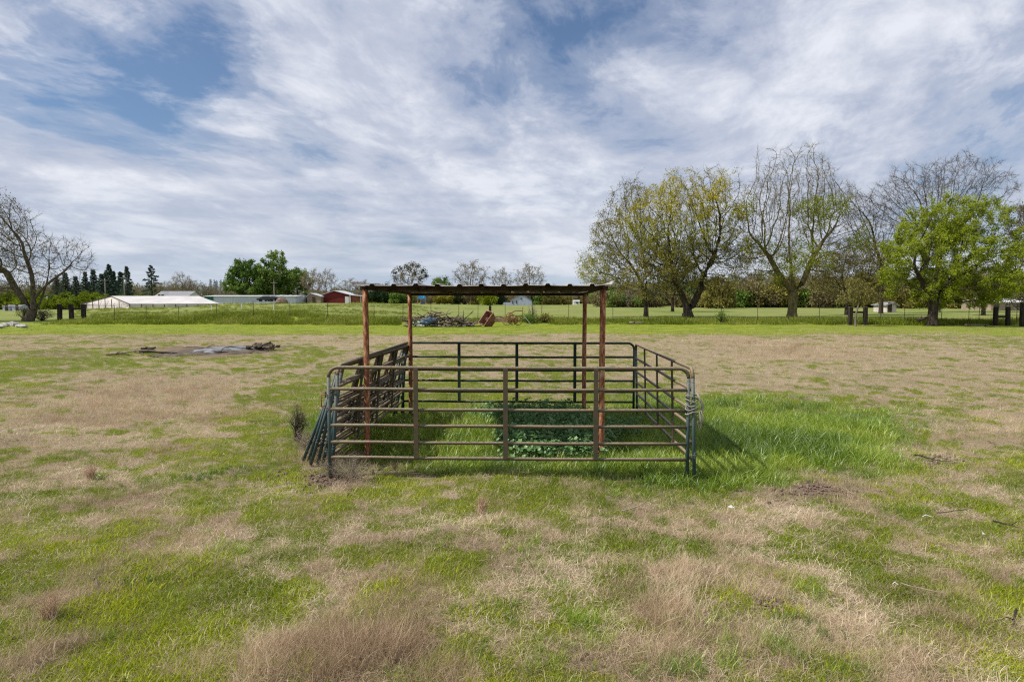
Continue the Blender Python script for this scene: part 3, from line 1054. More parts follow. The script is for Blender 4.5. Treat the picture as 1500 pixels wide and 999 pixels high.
# ------------------------------------------------------------------ the shelter roof on four posts
shel = thing('shade_shelter', 'low shelter of rusty posts carrying a dark corrugated metal roof over the pen', 'shelter', (0, 0, 0))
FL, FR, RL, RR_ = Vector((-2.205, 10.3, 0)), Vector((1.35, 10.18, 0)), Vector((-2.09, 14.0, 0)), Vector((1.475, 13.88, 0))
for q, top in ((FL, 2.545), (FR, 2.55), (RL, 2.50), (RR_, 2.50)):
    b = MB()
    n = 12
    pts = [q + Vector((.003 * math.sin(i * .6 + q.x), .003 * math.cos(i * .7), -.05 + (top + .05) * i / n)) for i in range(n + 1)]
    b.tube(pts, [.043 + .0006 * math.sin(i * 2.3 + q.y) for i in range(n + 1)], 14)
    b.build('post', M['post'], shel, True)
ux = (FR - FL).normalized()
uy = (RL - FL).normalized()
def rz(v):           # roof plane height over depth, front edge high
    return 2.605 - .062 * (v / 3.9) - .022 * math.sin(math.pi * max(0, min(1, v / 4.4)))
for v in (0.0, 3.72):
    b = MB()
    p0 = FL + uy * v - ux * .08
    p1 = FR + uy * v + ux * .08
    mid = (p0 + p1) / 2
    b.box((mid.x, mid.y, rz(v) - .038), ((p1 - p0).length, .05, .06), (0, 0, math.atan2(ux.y, ux.x)))
    b.build('beam', M['beam'], shel)
for s in range(5):
    b = MB()
    pa = FL + ux * (.02 + .885 * s) + uy * -.22
    pb = pa + uy * 4.2
    b.box(((pa.x + pb.x) / 2, (pa.y + pb.y) / 2, (rz(0) + rz(3.9)) / 2 - .030), (.045, 4.2, .035), Euler((math.atan2(rz(3.9) - rz(0), 3.9), 0, math.atan2(uy.y, uy.x) - math.pi / 2)))
    b.build('rafter', M['beam'], shel)
# ribbed sheets; each covers three ribs and laps the next
W0, W1 = -.12, 3.68
nrib = 12
pitch_r = (W1 - W0) / nrib
def prof(u):
    f = ((u - W0) / pitch_r) % 1.0
    a = abs(f - 0.0) if f < .5 else abs(f - 1.0)
    return .029 * max(0, min(1, (.13 - a) / .06))
vs = [-.42, -.38, -.33, -.26, -.1] + [0.3 + i * .42 for i in range(10)]
for s in range(4):
    ua, ub = W0 + s * 3 * pitch_r, W0 + (s + 1) * 3 * pitch_r + (.06 if s < 3 else 0)
    us = sorted(set([ua, ub] + [W0 + k * pitch_r + e * pitch_r for k in range(-1, 14) for e in (-.13, -.07, .07, .13) if ua < W0 + k * pitch_r + e * pitch_r < ub]))
    b = MB()
    nv = len(vs)
    for layer in (0, 1):
        for u in us:
            for v in vs:
                edge = max(0, (-u + .18)) ** 2 * .35 + max(0, u - 3.42) ** 2 * .6
                lip = -.06 * max(0, -.22 - v) - .05 * max(0, -.34 - v) + .006 * math.sin(u * 3.1) + .004 * math.sin(u * 7.7 + 1) * (1 if v < 0 else .3)
                p = FL + ux * u + uy * v
                sag = -.028 * math.sin(math.pi * max(0, min(1, v / 3.8))) * max(0, 1 - (u + .1) / 1.2)
                b.v.append((p.x, p.y, rz(v) + prof(u) + edge + lip + sag + .003 * (s % 2) - layer * .0016))
    nu = len(us)
    for layer in (0, 1):
        o = layer * nu * nv
        for i in range(nu - 1):
            for j in range(nv - 1):
                f = (o + i * nv + j, o + (i + 1) * nv + j, o + (i + 1) * nv + j + 1, o + i * nv + j + 1)
                b.f.append(f if layer == 0 else f[::-1])
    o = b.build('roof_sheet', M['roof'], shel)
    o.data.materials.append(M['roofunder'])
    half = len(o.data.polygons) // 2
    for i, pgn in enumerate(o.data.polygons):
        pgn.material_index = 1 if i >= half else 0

# ------------------------------------------------------------------ trees
ORD = ['leftmost', 'second', 'third', 'fourth', 'fifth', 'sixth', 'seventh', 'eighth', 'ninth', 'tenth', 'eleventh', 'twelfth', 'thirteenth', 'fourteenth', 'fifteenth', 'rightmost']


def ordinal(i, n):
    return 'leftmost' if i == 0 else ('rightmost' if i == n - 1 else ORD[i] + ' from the left')


def ell_points(ells, n, rs, shell=.55):
    vol = np.array([e[3] * e[4] * e[5] for e in ells])
    cnt = np.maximum(1, (n * vol / vol.sum()).astype(int))
    out = []
    for e, c in zip(ells, cnt):
        p = rs.randn(c, 3)
        p /= np.linalg.norm(p, axis=1)[:, None]
        r = rs.rand(c) ** shell
        lump = .74 + .52 * vnoise(np.arctan2(p[:, 1], p[:, 0]) * 1.6 + e[0], p[:, 2] * 2.6 + e[2], 1.0, int(abs(e[0] * 7)) % 50)
        out.append(np.array(e[:3]) + p * (r ** (1 / 1.6) * lump)[:, None] * np.array(e[3:6]))
    return np.vstack(out)


def colonize(att, trunk, step, infl, kill, iters=170, bias=(0, 0, 0), jit=.10, rs=None):
    nodes = [np.array(p, float) for p in trunk[0]]
    par = [-1] + list(range(len(nodes) - 1))
    for tr in trunk[1:]:
        st = tr[0]
        prev = int(st)
        for p in tr[1]:
            nodes.append(np.array(p, float))
            par.append(prev)
            prev = len(nodes) - 1
    N = np.array(nodes)
    par = list(par)
    d = np.linalg.norm(att[:, None] - N[None], axis=2)
    ni = d.argmin(1)
    ndist = d.min(1)
    alive = np.ones(len(att), bool)
    bias = np.array(bias, float)
    kids = {}
    for it in range(iters):
        act = alive & (ndist < infl)
        if not act.any():
            act = alive & (ndist < infl * 2.2)
            if not act.any():
                break
        idx = ni[act]
        dirs = att[act] - N[idx]
        dirs /= np.linalg.norm(dirs, axis=1)[:, None] + 1e-9
        uq, inv = np.unique(idx, return_inverse=True)
        acc = np.zeros((len(uq), 3))
        np.add.at(acc, inv.ravel(), dirs)
        acc /= np.linalg.norm(acc, axis=1)[:, None] + 1e-9
        acc += bias + rs.randn(len(uq), 3) * jit
        acc /= np.linalg.norm(acc, axis=1)[:, None] + 1e-9
        new = N[uq] + acc * step
        # a node that would grow the same shoot again drops the points it cannot reach
        ok = np.ones(len(uq), bool)
        for j, q in enumerate(uq):
            prev = kids.get(int(q))
            if prev is not None and (len(prev) > 2 or min(np.linalg.norm(new[j] - pp) for pp in prev) < .45 * step):
                ok[j] = False
            else:
                kids.setdefault(int(q), []).append(new[j])
        if (~ok).any():
            bad = np.isin(ni, uq[~ok]) & act
            alive &= ~bad
        new = new[ok]
        uq = uq[ok]
        if not len(new):
            continue
        start = len(N)
        N = np.vstack([N, new])
        par += uq.tolist()
        al = np.where(alive)[0]
        dn = np.linalg.norm(att[al][:, None] - new[None], axis=2)
        m = dn.min(1)
        better = m < ndist[al]
        ndist[al[better]] = m[better]
        ni[al[better]] = start + dn.argmin(1)[better]
        alive &= ndist > kill
        if not alive.any() or len(N) > 12000:
            break
    return N, np.array(par)


def tree_geo(ells, trunk, rbase, rtip, natt, step, infl, kill, seed, ntwig=3, twig=.5, twr=.008, droop=0.0, bias=(0, 0, .03), wind=(0, 0, 0)):
    rs = np.random.RandomState(seed)
    att = ell_points(ells, natt, rs)
    att = att[att[:, 2] > min(.9, max(e[2] for e in ells) * .08)]
    N, par = colonize(att, trunk, step, infl, kill, bias=bias, rs=rs)
    n = len(N)
    ch = [[] for _ in range(n)]
    for i, p in enumerate(par):
        if p >= 0:
            ch[p].append(i)
    tips = [i for i in range(n) if not ch[i]]
    e = max(1.7, math.log(max(3, len(tips))) / math.log(rbase / rtip))
    r = np.zeros(n)
    for i in range(n - 1, -1, -1):
        r[i] = rtip if not ch[i] else (sum(r[c] ** e for c in ch[i])) ** (1 / e)
    r = r * (rbase / r[0]) ** 0.999 if r[0] > rbase else r
    root_flare = np.exp(-np.maximum(N[:, 2], 0) / .35) * .45
    V, Q = [], []
    dirn = np.zeros((n, 3))
    for i in range(n):
        p = par[i]
        dirn[i] = (N[i] - N[p]) if p >= 0 else (N[1] - N[0])
        dirn[i] /= np.linalg.norm(dirn[i]) + 1e-9
    groups = {}
    for i in range(1, n):
        p = par[i]
        if p < 0:
            continue
        ns = 9 if r[i] > .12 else (6 if r[i] > .05 else (4 if r[i] > .02 else 3))
        groups.setdefault(ns, []).append(i)
    Vs, Fs = [], []
    off = 0
    for ns, ids in groups.items():
        ids = np.array(ids)
        p = par[ids]
        main = np.array([max(ch[q], key=lambda c: r[c]) == i for i, q in zip(ids, p)])
        a = N[p]
        b_ = N[ids]
        ra = np.where(main, r[p], np.minimum(r[p], r[ids] * 1.25))
        rb = r[ids].copy()
        ra = ra * (1 + root_flare[p])
        rb = rb * (1 + root_flare[ids])
        da = np.where(main[:, None], dirn[p], dirn[ids])
        db = dirn[ids]
        ring = []
        for c, rad, dd in ((a, ra, da), (b_, rb, db)):
            ref = np.where(np.abs(dd[:, 2:3]) < .97, np.array([[0, 0, 1.0]]), np.array([[1.0, 0, 0]]))
            s1 = np.cross(dd, ref)
            s1 /= np.linalg.norm(s1, axis=1)[:, None] + 1e-9
            s2 = np.cross(s1, dd)
            w = np.arange(ns) * 2 * math.pi / ns
            ring.append(c[:, None] + rad[:, None, None] * (s1[:, None] * np.cos(w)[None, :, None] + s2[:, None] * np.sin(w)[None, :, None]))
        vv = np.concatenate(ring, 1).reshape(-1, 3)
        base = off + np.arange(len(ids))[:, None] * (2 * ns)
        k = np.arange(ns)[None]
        k2 = (k + 1) % ns
        f = np.stack([base + k, base + k2, base + ns + k2, base + ns + k], -1).reshape(-1, 4)
        Vs.append(vv)
        Fs.append(f)
        off += len(vv)
    # twigs
    thin = np.array([i for i in range(n) if r[i] < rtip * 2.2 and N[i][2] > min(1.0, .1 * N[:, 2].max())])
    ti = np.repeat(thin, ntwig)
    m = len(ti)
    td = dirn[ti] * .8 + rs.randn(m, 3) * .55 + np.array([0, 0, .12 - droop]) + np.array(wind)
    td /= np.linalg.norm(td, axis=1)[:, None]
    tl = twig * (.4 + .9 * rs.rand(m))
    a = N[ti]
    midp = a + td * tl[:, None] * .5
    td2 = td + rs.randn(m, 3) * .25 + np.array([0, 0, -droop]) + np.array(wind)
    td2 /= np.linalg.norm(td2, axis=1)[:, None]
    b_ = midp + td2 * tl[:, None] * .5
    s1 = np.cross(td, rs.randn(m, 3))
    s1 /= np.linalg.norm(s1, axis=1)[:, None] + 1e-9
    s2 = np.cross(s1, td)
    ww = np.array([0, 2.094, 4.189])
    r0 = a[:, None] + twr * (s1[:, None] * np.cos(ww)[None, :, None] + s2[:, None] * np.sin(ww)[None, :, None])
    r1 = midp[:, None] + twr * .7 * (s1[:, None] * np.cos(ww)[None, :, None] + s2[:, None] * np.sin(ww)[None, :, None])
    vv = np.concatenate([r0, r1, b_[:, None]], 1).reshape(-1, 3)
    base = off + np.arange(m)[:, None] * 7
    k = np.arange(3)[None]
    k2 = (k + 1) % 3
    Fs.append(np.stack([base + k, base + k2, base + 3 + k2, base + 3 + k], -1).reshape(-1, 4))
    tri = np.stack([base + 3 + k, base + 3 + k2, np.broadcast_to(base + 6, (m, 3))], -1).reshape(-1, 3)
    Vs.append(vv)
    return np.vstack(Vs), [np.vstack(Fs), tri], (a, midp, b_, td2, rs)


def leaves_geo(tw, n, size, spread, rs, sel=None, wind=(0, 0, 0), aspect=.5, tipbias=True):
    a, midp, b_, td, _ = tw
    idx = rs.randint(0, len(a), n) if sel is None else rs.choice(sel, n)
    f = rs.rand(n)
    base = np.where((f < .5)[:, None], a[idx] + (midp[idx] - a[idx]) * (f * 2)[:, None], midp[idx] + (b_[idx] - midp[idx]) * (f * 2 - 1)[:, None])
    c = base + rs.randn(n, 3) * spread
    dl = rs.randn(n, 3) * .8 + td[idx] * .6 + np.array(wind) * 3 + np.array([0, 0, -.2])
    dl /= np.linalg.norm(dl, axis=1)[:, None]
    sd = np.cross(dl, rs.randn(n, 3))
    sd /= np.linalg.norm(sd, axis=1)[:, None] + 1e-9
    s = size * (.55 + .9 * rs.rand(n))[:, None]
    fold = np.cross(dl, sd) * s * .12
    v = np.stack([c, c + dl * s * .5 + sd * s * aspect * .5 + fold, c + dl * s, c + dl * s * .5 - sd * s * aspect * .5 + fold], 1).reshape(-1, 3)
    q = np.arange(n)[:, None] * 4 + np.arange(4)[None]
    return v, q, c


M['l_olive'] = mat_leaf('olive_leaf', [(0.11, 0.10, 0.03), (0.22, 0.20, 0.055), (0.34, 0.31, 0.08)])
M['l_tan'] = mat_leaf('tan_bud', [(0.13, 0.10, 0.05), (0.22, 0.18, 0.09), (0.30, 0.26, 0.13)])
M['l_mix'] = mat_leaf('young_leaf_mix', [(0.19, 0.155, 0.075), (0.29, 0.26, 0.06), (0.34, 0.37, 0.035), (0.56, 0.46, 0.035)])
M['l_bright'] = mat_leaf('bright_leaf', [(0.13, 0.16, 0.012), (0.27, 0.33, 0.02), (0.44, 0.50, 0.09)], .45)
M['l_mid'] = mat_leaf('mid_green_leaf', [(0.06, 0.12, 0.02), (0.15, 0.24, 0.045), (0.30, 0.39, 0.09)])
M['l_dark'] = mat_leaf('dark_green_leaf', [(0.012, 0.026, 0.014), (0.028, 0.055, 0.024), (0.055, 0.09, 0.035)], .2)
M['l_conifer'] = mat_leaf('conifer_needles', [(0.03, 0.055, 0.04), (0.07, 0.11, 0.08), (0.13, 0.18, 0.13)], .2)
M['l_yellow'] = mat_leaf('yellow_leaf', [(0.20, 0.19, 0.03), (0.34, 0.31, 0.04), (0.45, 0.42, 0.08)])
M['l_brown'] = mat_leaf('brown_foliage', [(0.12, 0.11, 0.07), (0.20, 0.185, 0.12), (0.30, 0.28, 0.18)])
M['l_orchard'] = mat_leaf('orchard_leaf', [(0.10, 0.15, 0.012), (0.22, 0.28, 0.02), (0.34, 0.40, 0.06)], .4)
M['l_tree3'] = mat_leaf('sparse_leaf', [(0.16, 0.20, 0.02), (0.30, 0.36, 0.03), (0.42, 0.46, 0.06)], .45)


def ell_px(lst, base, Y, depth=.8):
    """ellipses in photo pixels at distance Y -> ellipsoids about the tree's foot"""
    out = []
    for (x, y, rx, ry) in lst:
        c = P(x, y, Y)
        k = Y / 1000
        out.append((c.x - base.x, 0 + (random.random() - .5) * rx * k * .3, c.z - base.z, rx * k, max(rx, ry) * k * depth, ry * k))
    return out


def put_tree(name, label, bx, by, Y, ells, rbase, bark, leafmat, nleaf, lsize, natt=700, step=.36, infl=3, kill=.5, seed=1, trunk=None,
             ntwig=3, twig=.7, twr=.009, rtip=.013, droop=0.0, bias=(0, 0, .03), wind=(0, 0, 0), spread=.12, group=None, aspect=.5, sel=None, lvar=None, extra=None):
    base = P(bx, by, Y)
    base.z = float(height(base.x, base.y))
    el = ell_px(ells, base, Y)
    if trunk is None:
        h0 = max(1.2, min(e[2] - e[5] * .8 for e in el))
        trunk = [[(0, 0, -.1), (.02, 0, .3), (.03, .02, h0 * .5), (0, .03, h0)]]
    V, F, tw = tree_geo(el, trunk, rbase, rtip, natt, step, infl, kill, seed, ntwig, twig, twr, droop, bias, wind)
    t = thing(name, label, 'tree', base, 0, group)
    mk('trunk', mesh_np('trunk', V, F, M[bark], smooth=True), t)
    if nleaf:
        rs = tw[4]
        s = None
        if sel is not None:
            s = np.where(sel(tw[2], base, rs))[0]
            if len(s) == 0:
                s = None
        v, q, c = leaves_geo(tw, nleaf, lsize, spread, rs, s, wind, aspect)
        var = rs.rand(nleaf) if lvar is None else np.clip(lvar(c, rs), 0, 1)
        mk('crown', mesh_np('crown', v, q, M[leafmat], fattr={'var': var}), t)
    return t


def upper_yellow(c, rs):
    # leaves high in the crown are coloured yellower than those low down
    return .30 + .62 * sstep(6, 13, c[:, 2]) + rs.randn(len(c)) * .16


# near row on the right, left to right
put_tree('leafing_tree', 'slender dark trunked tree, first of the row right of the shelter', 946, 464, 83,
         [(922, 300, 30, 45), (903, 350, 38, 45), (880, 392, 36, 30), (925, 385, 48, 45), (945, 340, 30, 40), (870, 400, 28, 22)], .24, 'barkdark', 'l_mix', 20000, .16, 1900, seed=3,
         trunk=[[(0, 0, -.1), (0, 0, .5), (-.03, 0, 1.5), (-.15, 0, 2.8)]], ntwig=4, twig=.8, lvar=lambda c, rs: .30 + .45 * sstep(-3, -7, c[:, 0]) * sstep(9, 5, c[:, 2]) + rs.randn(len(c)) * .18, sel=lambda b, base, rs: vnoise(b[:, 0], b[:, 2] + b[:, 1], 1.1, 17) > .40,
         droop=.15)
put_tree('spreading_tree', 'broad twin trunked tree with olive to yellow young leaves and hanging twigs', 1008, 466, 79,
         [(985, 330, 70, 65), (1050, 290, 42, 48), (1005, 290, 50, 42), (1030, 375, 70, 50), (960, 385, 52, 50), (1065, 345, 35, 50)], .55, 'barkdark', 'l_mix', 48000, .16, 3600, seed=5,
         trunk=[[(0, 0, -.1), (-.1, 0, .6), (-.3, 0, 1.6), (-.7, .1, 2.6), (-1.2, .2, 3.6), (-1.9, .2, 5.0)], (1, [(.45, 0, 1.4), (.9, -.1, 2.4), (1.4, -.1, 3.6), (1.7, -.1, 5.0), (2.4, 0, 6.2)])],
         ntwig=4, twig=.9, lvar=upper_yellow, droop=.22, sel=lambda b, base, rs: vnoise(b[:, 0], b[:, 2] + b[:, 1], 1.1, 13) + .25 * vnoise(b[:, 1], b[:, 2], .5, 15) > .50)
put_tree('bare_spreading_tree', 'tall mostly bare tree with long rising limbs and a few green tufts', 1160, 464, 80,
         [(1165, 290, 75, 75), (1110, 320, 42, 60), (1215, 310, 48, 60), (1165, 375, 95, 42), (1240, 350, 35, 45)], .50, 'barkolive', 'l_tree3', 17000, .16, 4200, seed=9,
         trunk=[[(0, 0, -.1), (0, 0, .6), (.1, 0, 1.8), (0, 0, 3.0)], (3, [(-1.0, 0, 4.2), (-1.9, .2, 5.6), (-2.8, .2, 7.2)]), (3, [(.0, .2, 4.4), (-.1, .3, 6.2)]), (3, [(1.0, -.2, 4.0), (1.6, -.3, 5.6), (2.1, -.3, 7.0)])],
         ntwig=5, twig=.9, twr=.008, infl=2.6, kill=.45, sel=lambda b, base, rs: (vnoise(b[:, 0], b[:, 2], 2.2, 3) > .56) & (b[:, 2] > 3) & (b[:, 2] < 14))
put_tree('bright_green_tree', 'full bright green tree in fresh leaf blown to the right, near the right edge', 1366, 478, 59,
         [(1385, 375, 85, 62), (1440, 325, 45, 42), (1335, 395, 48, 42), (1410, 420, 95, 30), (1375, 330, 45, 42), (1470, 370, 40, 55), (1350, 360, 40, 40)], .38, 'barkdark', 'l_bright', 75000, .17, 2000, seed=11,
         trunk=[[(0, 0, -.1), (-.05, 0, .6), (0, 0, 1.6), (.05, 0, 2.4)], (3, [(.8, .1, 3.2), (1.6, .1, 4.0)]), (3, [(-.7, 0, 3.2), (-1.3, 0, 4.2)])],
         step=.38, infl=3.2, kill=.55, ntwig=4, twig=.6, wind=(.22, 0, .02), aspect=.38, spread=.10, droop=.05,
         sel=lambda b, base, rs: vnoise(b[:, 0], b[:, 2] + b[:, 1], 1.3, 19) > .33, lvar=lambda c, rs: .35 + .45 * vnoise(c[:, 0], c[:, 2], 1.6, 23) + .1 * sstep(3, 8, c[:, 2]) + rs.randn(len(c)) * .12)
put_tree('bare_grey_tree', 'wide bare grey tree standing behind the bright green tree, its twigs above it', 1372, 462, 108,
         [(1340, 290, 60, 52), (1400, 270, 60, 45), (1450, 285, 38, 42), (1300, 300, 34, 42), (1370, 340, 60, 40)], .42, 'bark', 'l_tan', 1500, .14, 3200, seed=13, ntwig=4, twig=1.1, twr=.012, infl=3, kill=.55)
put_tree('bare_grey_tree', 'narrow bare tree between the tall bare tree and the bright green tree, leaning left', 1290, 458, 100,
         [(1262, 320, 30, 42), (1285, 355, 28, 40), (1245, 300, 18, 30)], .28, 'barkdark', 'l_tan', 1200, .14, 1300, seed=14, ntwig=4, twig=.9, twr=.012)
put_tree('olive_tree', 'hazy olive brown twiggy tree filling the gap beside the short post brace', 1240, 458, 92,
         [(1235, 395, 50, 30), (1275, 385, 42, 34), (1210, 415, 30, 20), (1290, 415, 34, 24)], .25, 'barkdark', 'l_olive', 20000, .15, 1900, seed=15, ntwig=5, twig=.8, twr=.012, droop=.1)
put_tree('sapling', 'thin young tree growing right in front of the short post brace', 1253, 479, 57.6,
         [(1258, 430, 22, 16), (1240, 440, 18, 10), (1275, 436, 16, 12), (1250, 418, 16, 12)], .09, 'barkpale', 'l_olive', 2600, .13, 300, seed=16,
         trunk=[[(0, 0, -.1), (0, 0, .6), (.05, 0, 1.2), (.2, 0, 1.8)]], step=.25, infl=2, kill=.4, twig=.4, rtip=.010)
put_tree('brown_conifer', 'dark brownish tree cut by the right edge of the photograph', 1502, 468, 74,
         [(1500, 330, 22, 40), (1508, 390, 30, 50), (1500, 425, 34, 26), (1530, 350, 30, 60)], .3, 'barkdark', 'l_brown', 14000, .2, 700, seed=17, ntwig=4, twig=.6, droop=.2)
put_tree('dark_tree', 'dark narrow evergreen half hidden behind the twin trunked tree', 985, 455, 112,
         [(985, 390, 22, 45), (1000, 410, 30, 30), (970, 420, 28, 24)], .25, 'barkdark', 'l_dark', 8000, .24, 450, seed=18)
put_tree('bushy_tree', 'olive green tree under the right end of the row, left of the dark edge tree', 1440, 462, 90,
         [(1450, 425, 45, 22), (1420, 400, 30, 30), (1480, 415, 25, 25)], .25, 'barkdark', 'l_olive', 8000, .18, 600, seed=19)
# left edge
put_tree('gnarled_bare_tree', 'gnarled mostly bare tree with leaning trunks at the left edge', 48, 471, 70,
         [(-30, 340, 55, 70), (20, 345, 38, 50), (55, 385, 38, 48), (108, 375, 34, 30), (-80, 380, 55, 60), (-10, 400, 45, 40), (90, 410, 30, 22), (130, 390, 14, 12)], .42, 'bark', 'l_olive', 7000, .15, 4200, seed=22,
         trunk=[[(-.6, 0, -.1), (-.2, 0, .5), (.1, 0, 1.2), (.15, 0, 2.2), (.2, 0, 3.4), (.1, 0, 4.8), (-.3, 0, 6.2)], (2, [(-.9, .1, 2.2), (-1.7, .1, 3.4), (-2.6, .2, 5.0)]), (3, [(1.1, -.1, 3.2), (2.2, -.1, 4.2), (3.4, -.1, 5.0)]), (1, [(.5, .2, 1.4), (.9, .3, 2.6), (1.5, .2, 4.0), (1.8, .2, 5.5)])],
         ntwig=5, twig=.8, twr=.010, infl=2.6, kill=.45, sel=lambda b, base, rs: (vnoise(b[:, 0], b[:, 2], 1.8, 7) > .5) & (b[:, 0] < 2), droop=.1)


# ---- smaller far trees: a few prototypes, copied
def far_tree_proto(name, label, H, W, bark, leaf, nleaf, ls, seed, rb=.25, natt=260, ntwig=3, twr=.02, twig=1.0, ells=None, step=.7, droop=0., group=None, low=.3):
    el = ells or [(0, 0, H * .62, W, W * .9, H * .36), (W * .3, 0, H * .8, W * .55, W * .5, H * .2), (-W * .35, 0, H * .5, W * .6, W * .6, H * .26)]
    V, F, tw = tree_geo(el, [[(0, 0, -.2), (0, 0, H * .1), (0, 0, H * low)]], rb, .03, natt, step, 6, step * 1.6, seed, ntwig, twig, twr, droop)
    t = thing(name, label, 'tree', (0, 0, 0), 0, group)
    mk('trunk', mesh_np('trunk', V, F, M[bark]), t)
    if nleaf:
        rs = tw[4]
        v, q, c = leaves_geo(tw, nleaf, ls, .25, rs)
        # clumps differ in tint
        var = np.clip(.5 + (fbm(c[:, 0] + 9, c[:, 2], 2.2, 3, seed) - .5) * 1.5 + rs.randn(nleaf) * .18, 0, 1)
        mk('crown', mesh_np('crown', v, q, M[leaf], fattr={'var': var}), t)
    return t


def put(t, px, py_top, Y, Hproto, first, label=None, sx=1.0, group=None, zb=None, rz_=None):
    o = t if first else copy_tree(t)
    b = P(px, 440, Y)
    zb = float(height(b.x, Y)) if zb is None else zb
    top = P(px, py_top, Y).z
    s = (top - zb) / Hproto
    o.location = (b.x, Y, zb)
    o.scale = (s * sx, s * sx, s)
    o.rotation_euler = (0, 0, random.random() * 6.28 if rz_ is None else rz_)
    if label:
        o['label'] = label
    if group:
        o['group'] = group
    return o


# conifers
def conifer_proto(name, label, H, W, seed, nl=5200, layers=13):
    rs = np.random.RandomState(seed)
    t = thing(name, label, 'tree')
    b = MB()
    b.tube([(0, 0, -.2), (0, 0, H * .5), (0, 0, H)], [H * .02, H * .012, .02], 6)
    for k in range(layers * 5):
        z = H * (.12 + .86 * (k / (layers * 5)))
        a = k * 2.4
        L = W * (1 - z / H) ** 1.05 * (.7 + .5 * rs.rand())
        b.tube([(0, 0, z), (L * math.cos(a), L * math.sin(a), z - L * .12)], [.05, .01], 3, False)
    b.build('trunk', M['barkdark'], t)
    k = rs.randint(0, layers * 5, nl)
    z = H * (.12 + .86 * (k / (layers * 5)))
    a = k * 2.4
    rr_ = np.random.RandomState(seed + 1).rand(layers * 5)[k]
    L = W * (1 - z / H) ** 1.05 * (.55 + .75 * rr_) + .05
    f = rs.rand(nl) ** .7
    c = np.stack([L * f * np.cos(a), L * f * np.sin(a), z - L * f * .12], -1) + rs.randn(nl, 3) * np.array([.24, .24, .22]) * (H / 18) * (np.maximum(1 - z / H, .03) ** .45)[:, None]
    dl = np.stack([np.cos(a), np.sin(a), -.35 + 0 * a], -1) + rs.randn(nl, 3) * .5
    dl /= np.linalg.norm(dl, axis=1)[:, None]
    sd = np.cross(dl, rs.randn(nl, 3))
    sd /= np.linalg.norm(sd, axis=1)[:, None]
    s = (H / 18) * .6 * (.5 + rs.rand(nl))[:, None]
    v = np.stack([c, c + dl * s * .5 + sd * s * .2, c + dl * s, c + dl * s * .5 - sd * s * .2], 1).reshape(-1, 3)
    mk('crown', mesh_np('crown', v, np.arange(nl)[:, None] * 4 + np.arange(4)[None], M['l_conifer'], fattr={'var': rs.rand(nl)}), t)
    return t


gc = 'dark conifers in a row far behind the orchard'
con = conifer_proto('conifer', 'dark pointed conifer in the row far behind the orchard on the left', 18, 4.2, 40)
for i, (x, yt) in enumerate([(84, 402), (97, 398), (112, 404), (126, 397), (138, 394), (150, 400), (156, 397), (167, 396), (178, 397)]):
    put(con, x, yt, 250 + (i * 37) % 30, 18, i == 0, 'dark pointed conifer, ' + ordinal(i, 9) + ' of the even ones behind the orchard', sx=1.1 + .2 * (i % 3), group=gc)
cd = conifer_proto('conifer', 'taller rounded conifer standing up in the middle of the far conifer row', 18, 5.0, 41)
put(cd, 161, 386, 262, 18, True, sx=1.1)
o = put(cd, 187, 389, 240, 18, False, 'open pointed conifer at the right end of the far conifer row', sx=1.0)
ced = conifer_proto('cedar', 'broad blue green cedar standing alone left of the oaks', 16, 5.6, 42, 4200, 8)
put(ced, 223, 387, 235, 16, True, sx=1.15)
tiny = conifer_proto('conifer', 'tiny distant conifer on the wooded skyline left of the oaks', 16, 3.6, 43, 900, 8)
for i, (x, yt) in enumerate([(309, 408), (315, 409), (318, 410), (324, 409)]):
    put(tiny, x, yt, 520, 16, i == 0, 'tiny distant conifer on the skyline left of the oaks, ' + ordinal(i, 4) + ' of four', sx=1.2, group='tiny distant conifers on the skyline', zb=2)

# big oaks
oak = far_tree_proto('oak', 'tall rounded green oak rising left of centre above the white shed', 18, 7, 'barkdark', 'l_mid', 15000, .55, 50,
                     ells=[(0, 0, 13.5, 4.2, 4, 3.6), (-1.5, 0, 9, 5.5, 5, 4.2), (2.5, 0, 8, 5, 5, 4.5), (.5, 0, 5, 6.5, 5, 3)], natt=500)
put(oak, 404, 366, 215, 17.5, True, rz_=0)
oak2 = far_tree_proto('oak', 'broad green oak left of the tallest oak', 14, 7, 'barkdark', 'l_mid', 14000, .55, 51,
                      ells=[(-1, 0, 10, 4.5, 4, 3.4), (-3.5, 0, 6.5, 4.2, 4, 3.5), (3, 0, 7.5, 4.5, 4, 3.6), (0, 0, 4.5, 6.5, 5, 2.8)], natt=500)
put(oak2, 367, 378, 212, 13.6, True, sx=1.05, rz_=0)
oak3 = far_tree_proto('oak', 'small round green oak right of the tallest oak', 11, 5, 'barkdark', 'l_mid', 6000, .5, 52)
put(oak3, 436, 392, 222, 11.2, True, rz_=1)

# far bare and budding trees
bare = far_tree_proto('bare_tree', 'pale twiggy bare tree right of the oaks', 12, 4.6, 'barkpale', 'l_tan', 1500, .3, 53, ntwig=6, twr=.022, natt=420, twig=1.4)
put(bare, 458, 394, 205, 12, True, 'tan twiggy bare tree between the oaks and the palm', sx=1.1)
put(bare, 479, 394, 215, 12, False, 'pale fan shaped bare tree behind the small tan shed', sx=.85)
put(bare, 512, 408, 230, 12, False, 'low tan bare tree behind the red barn roof', sx=1.5)
put(bare, 533, 410, 235, 12, False, 'low tan bare tree at the left end of the shelter roof', sx=1.3)
put(bare, 690, 382, 190, 12, False, 'wide pale bare tree above the middle of the shelter roof', sx=1.25)
put(bare, 735, 392, 195, 12, False, 'smaller pale bare tree between two wider ones above the roof', sx=.9)
put(bare, 776, 386, 188, 12, False, 'pale bare tree, right of the three above the roof', sx=1.15)
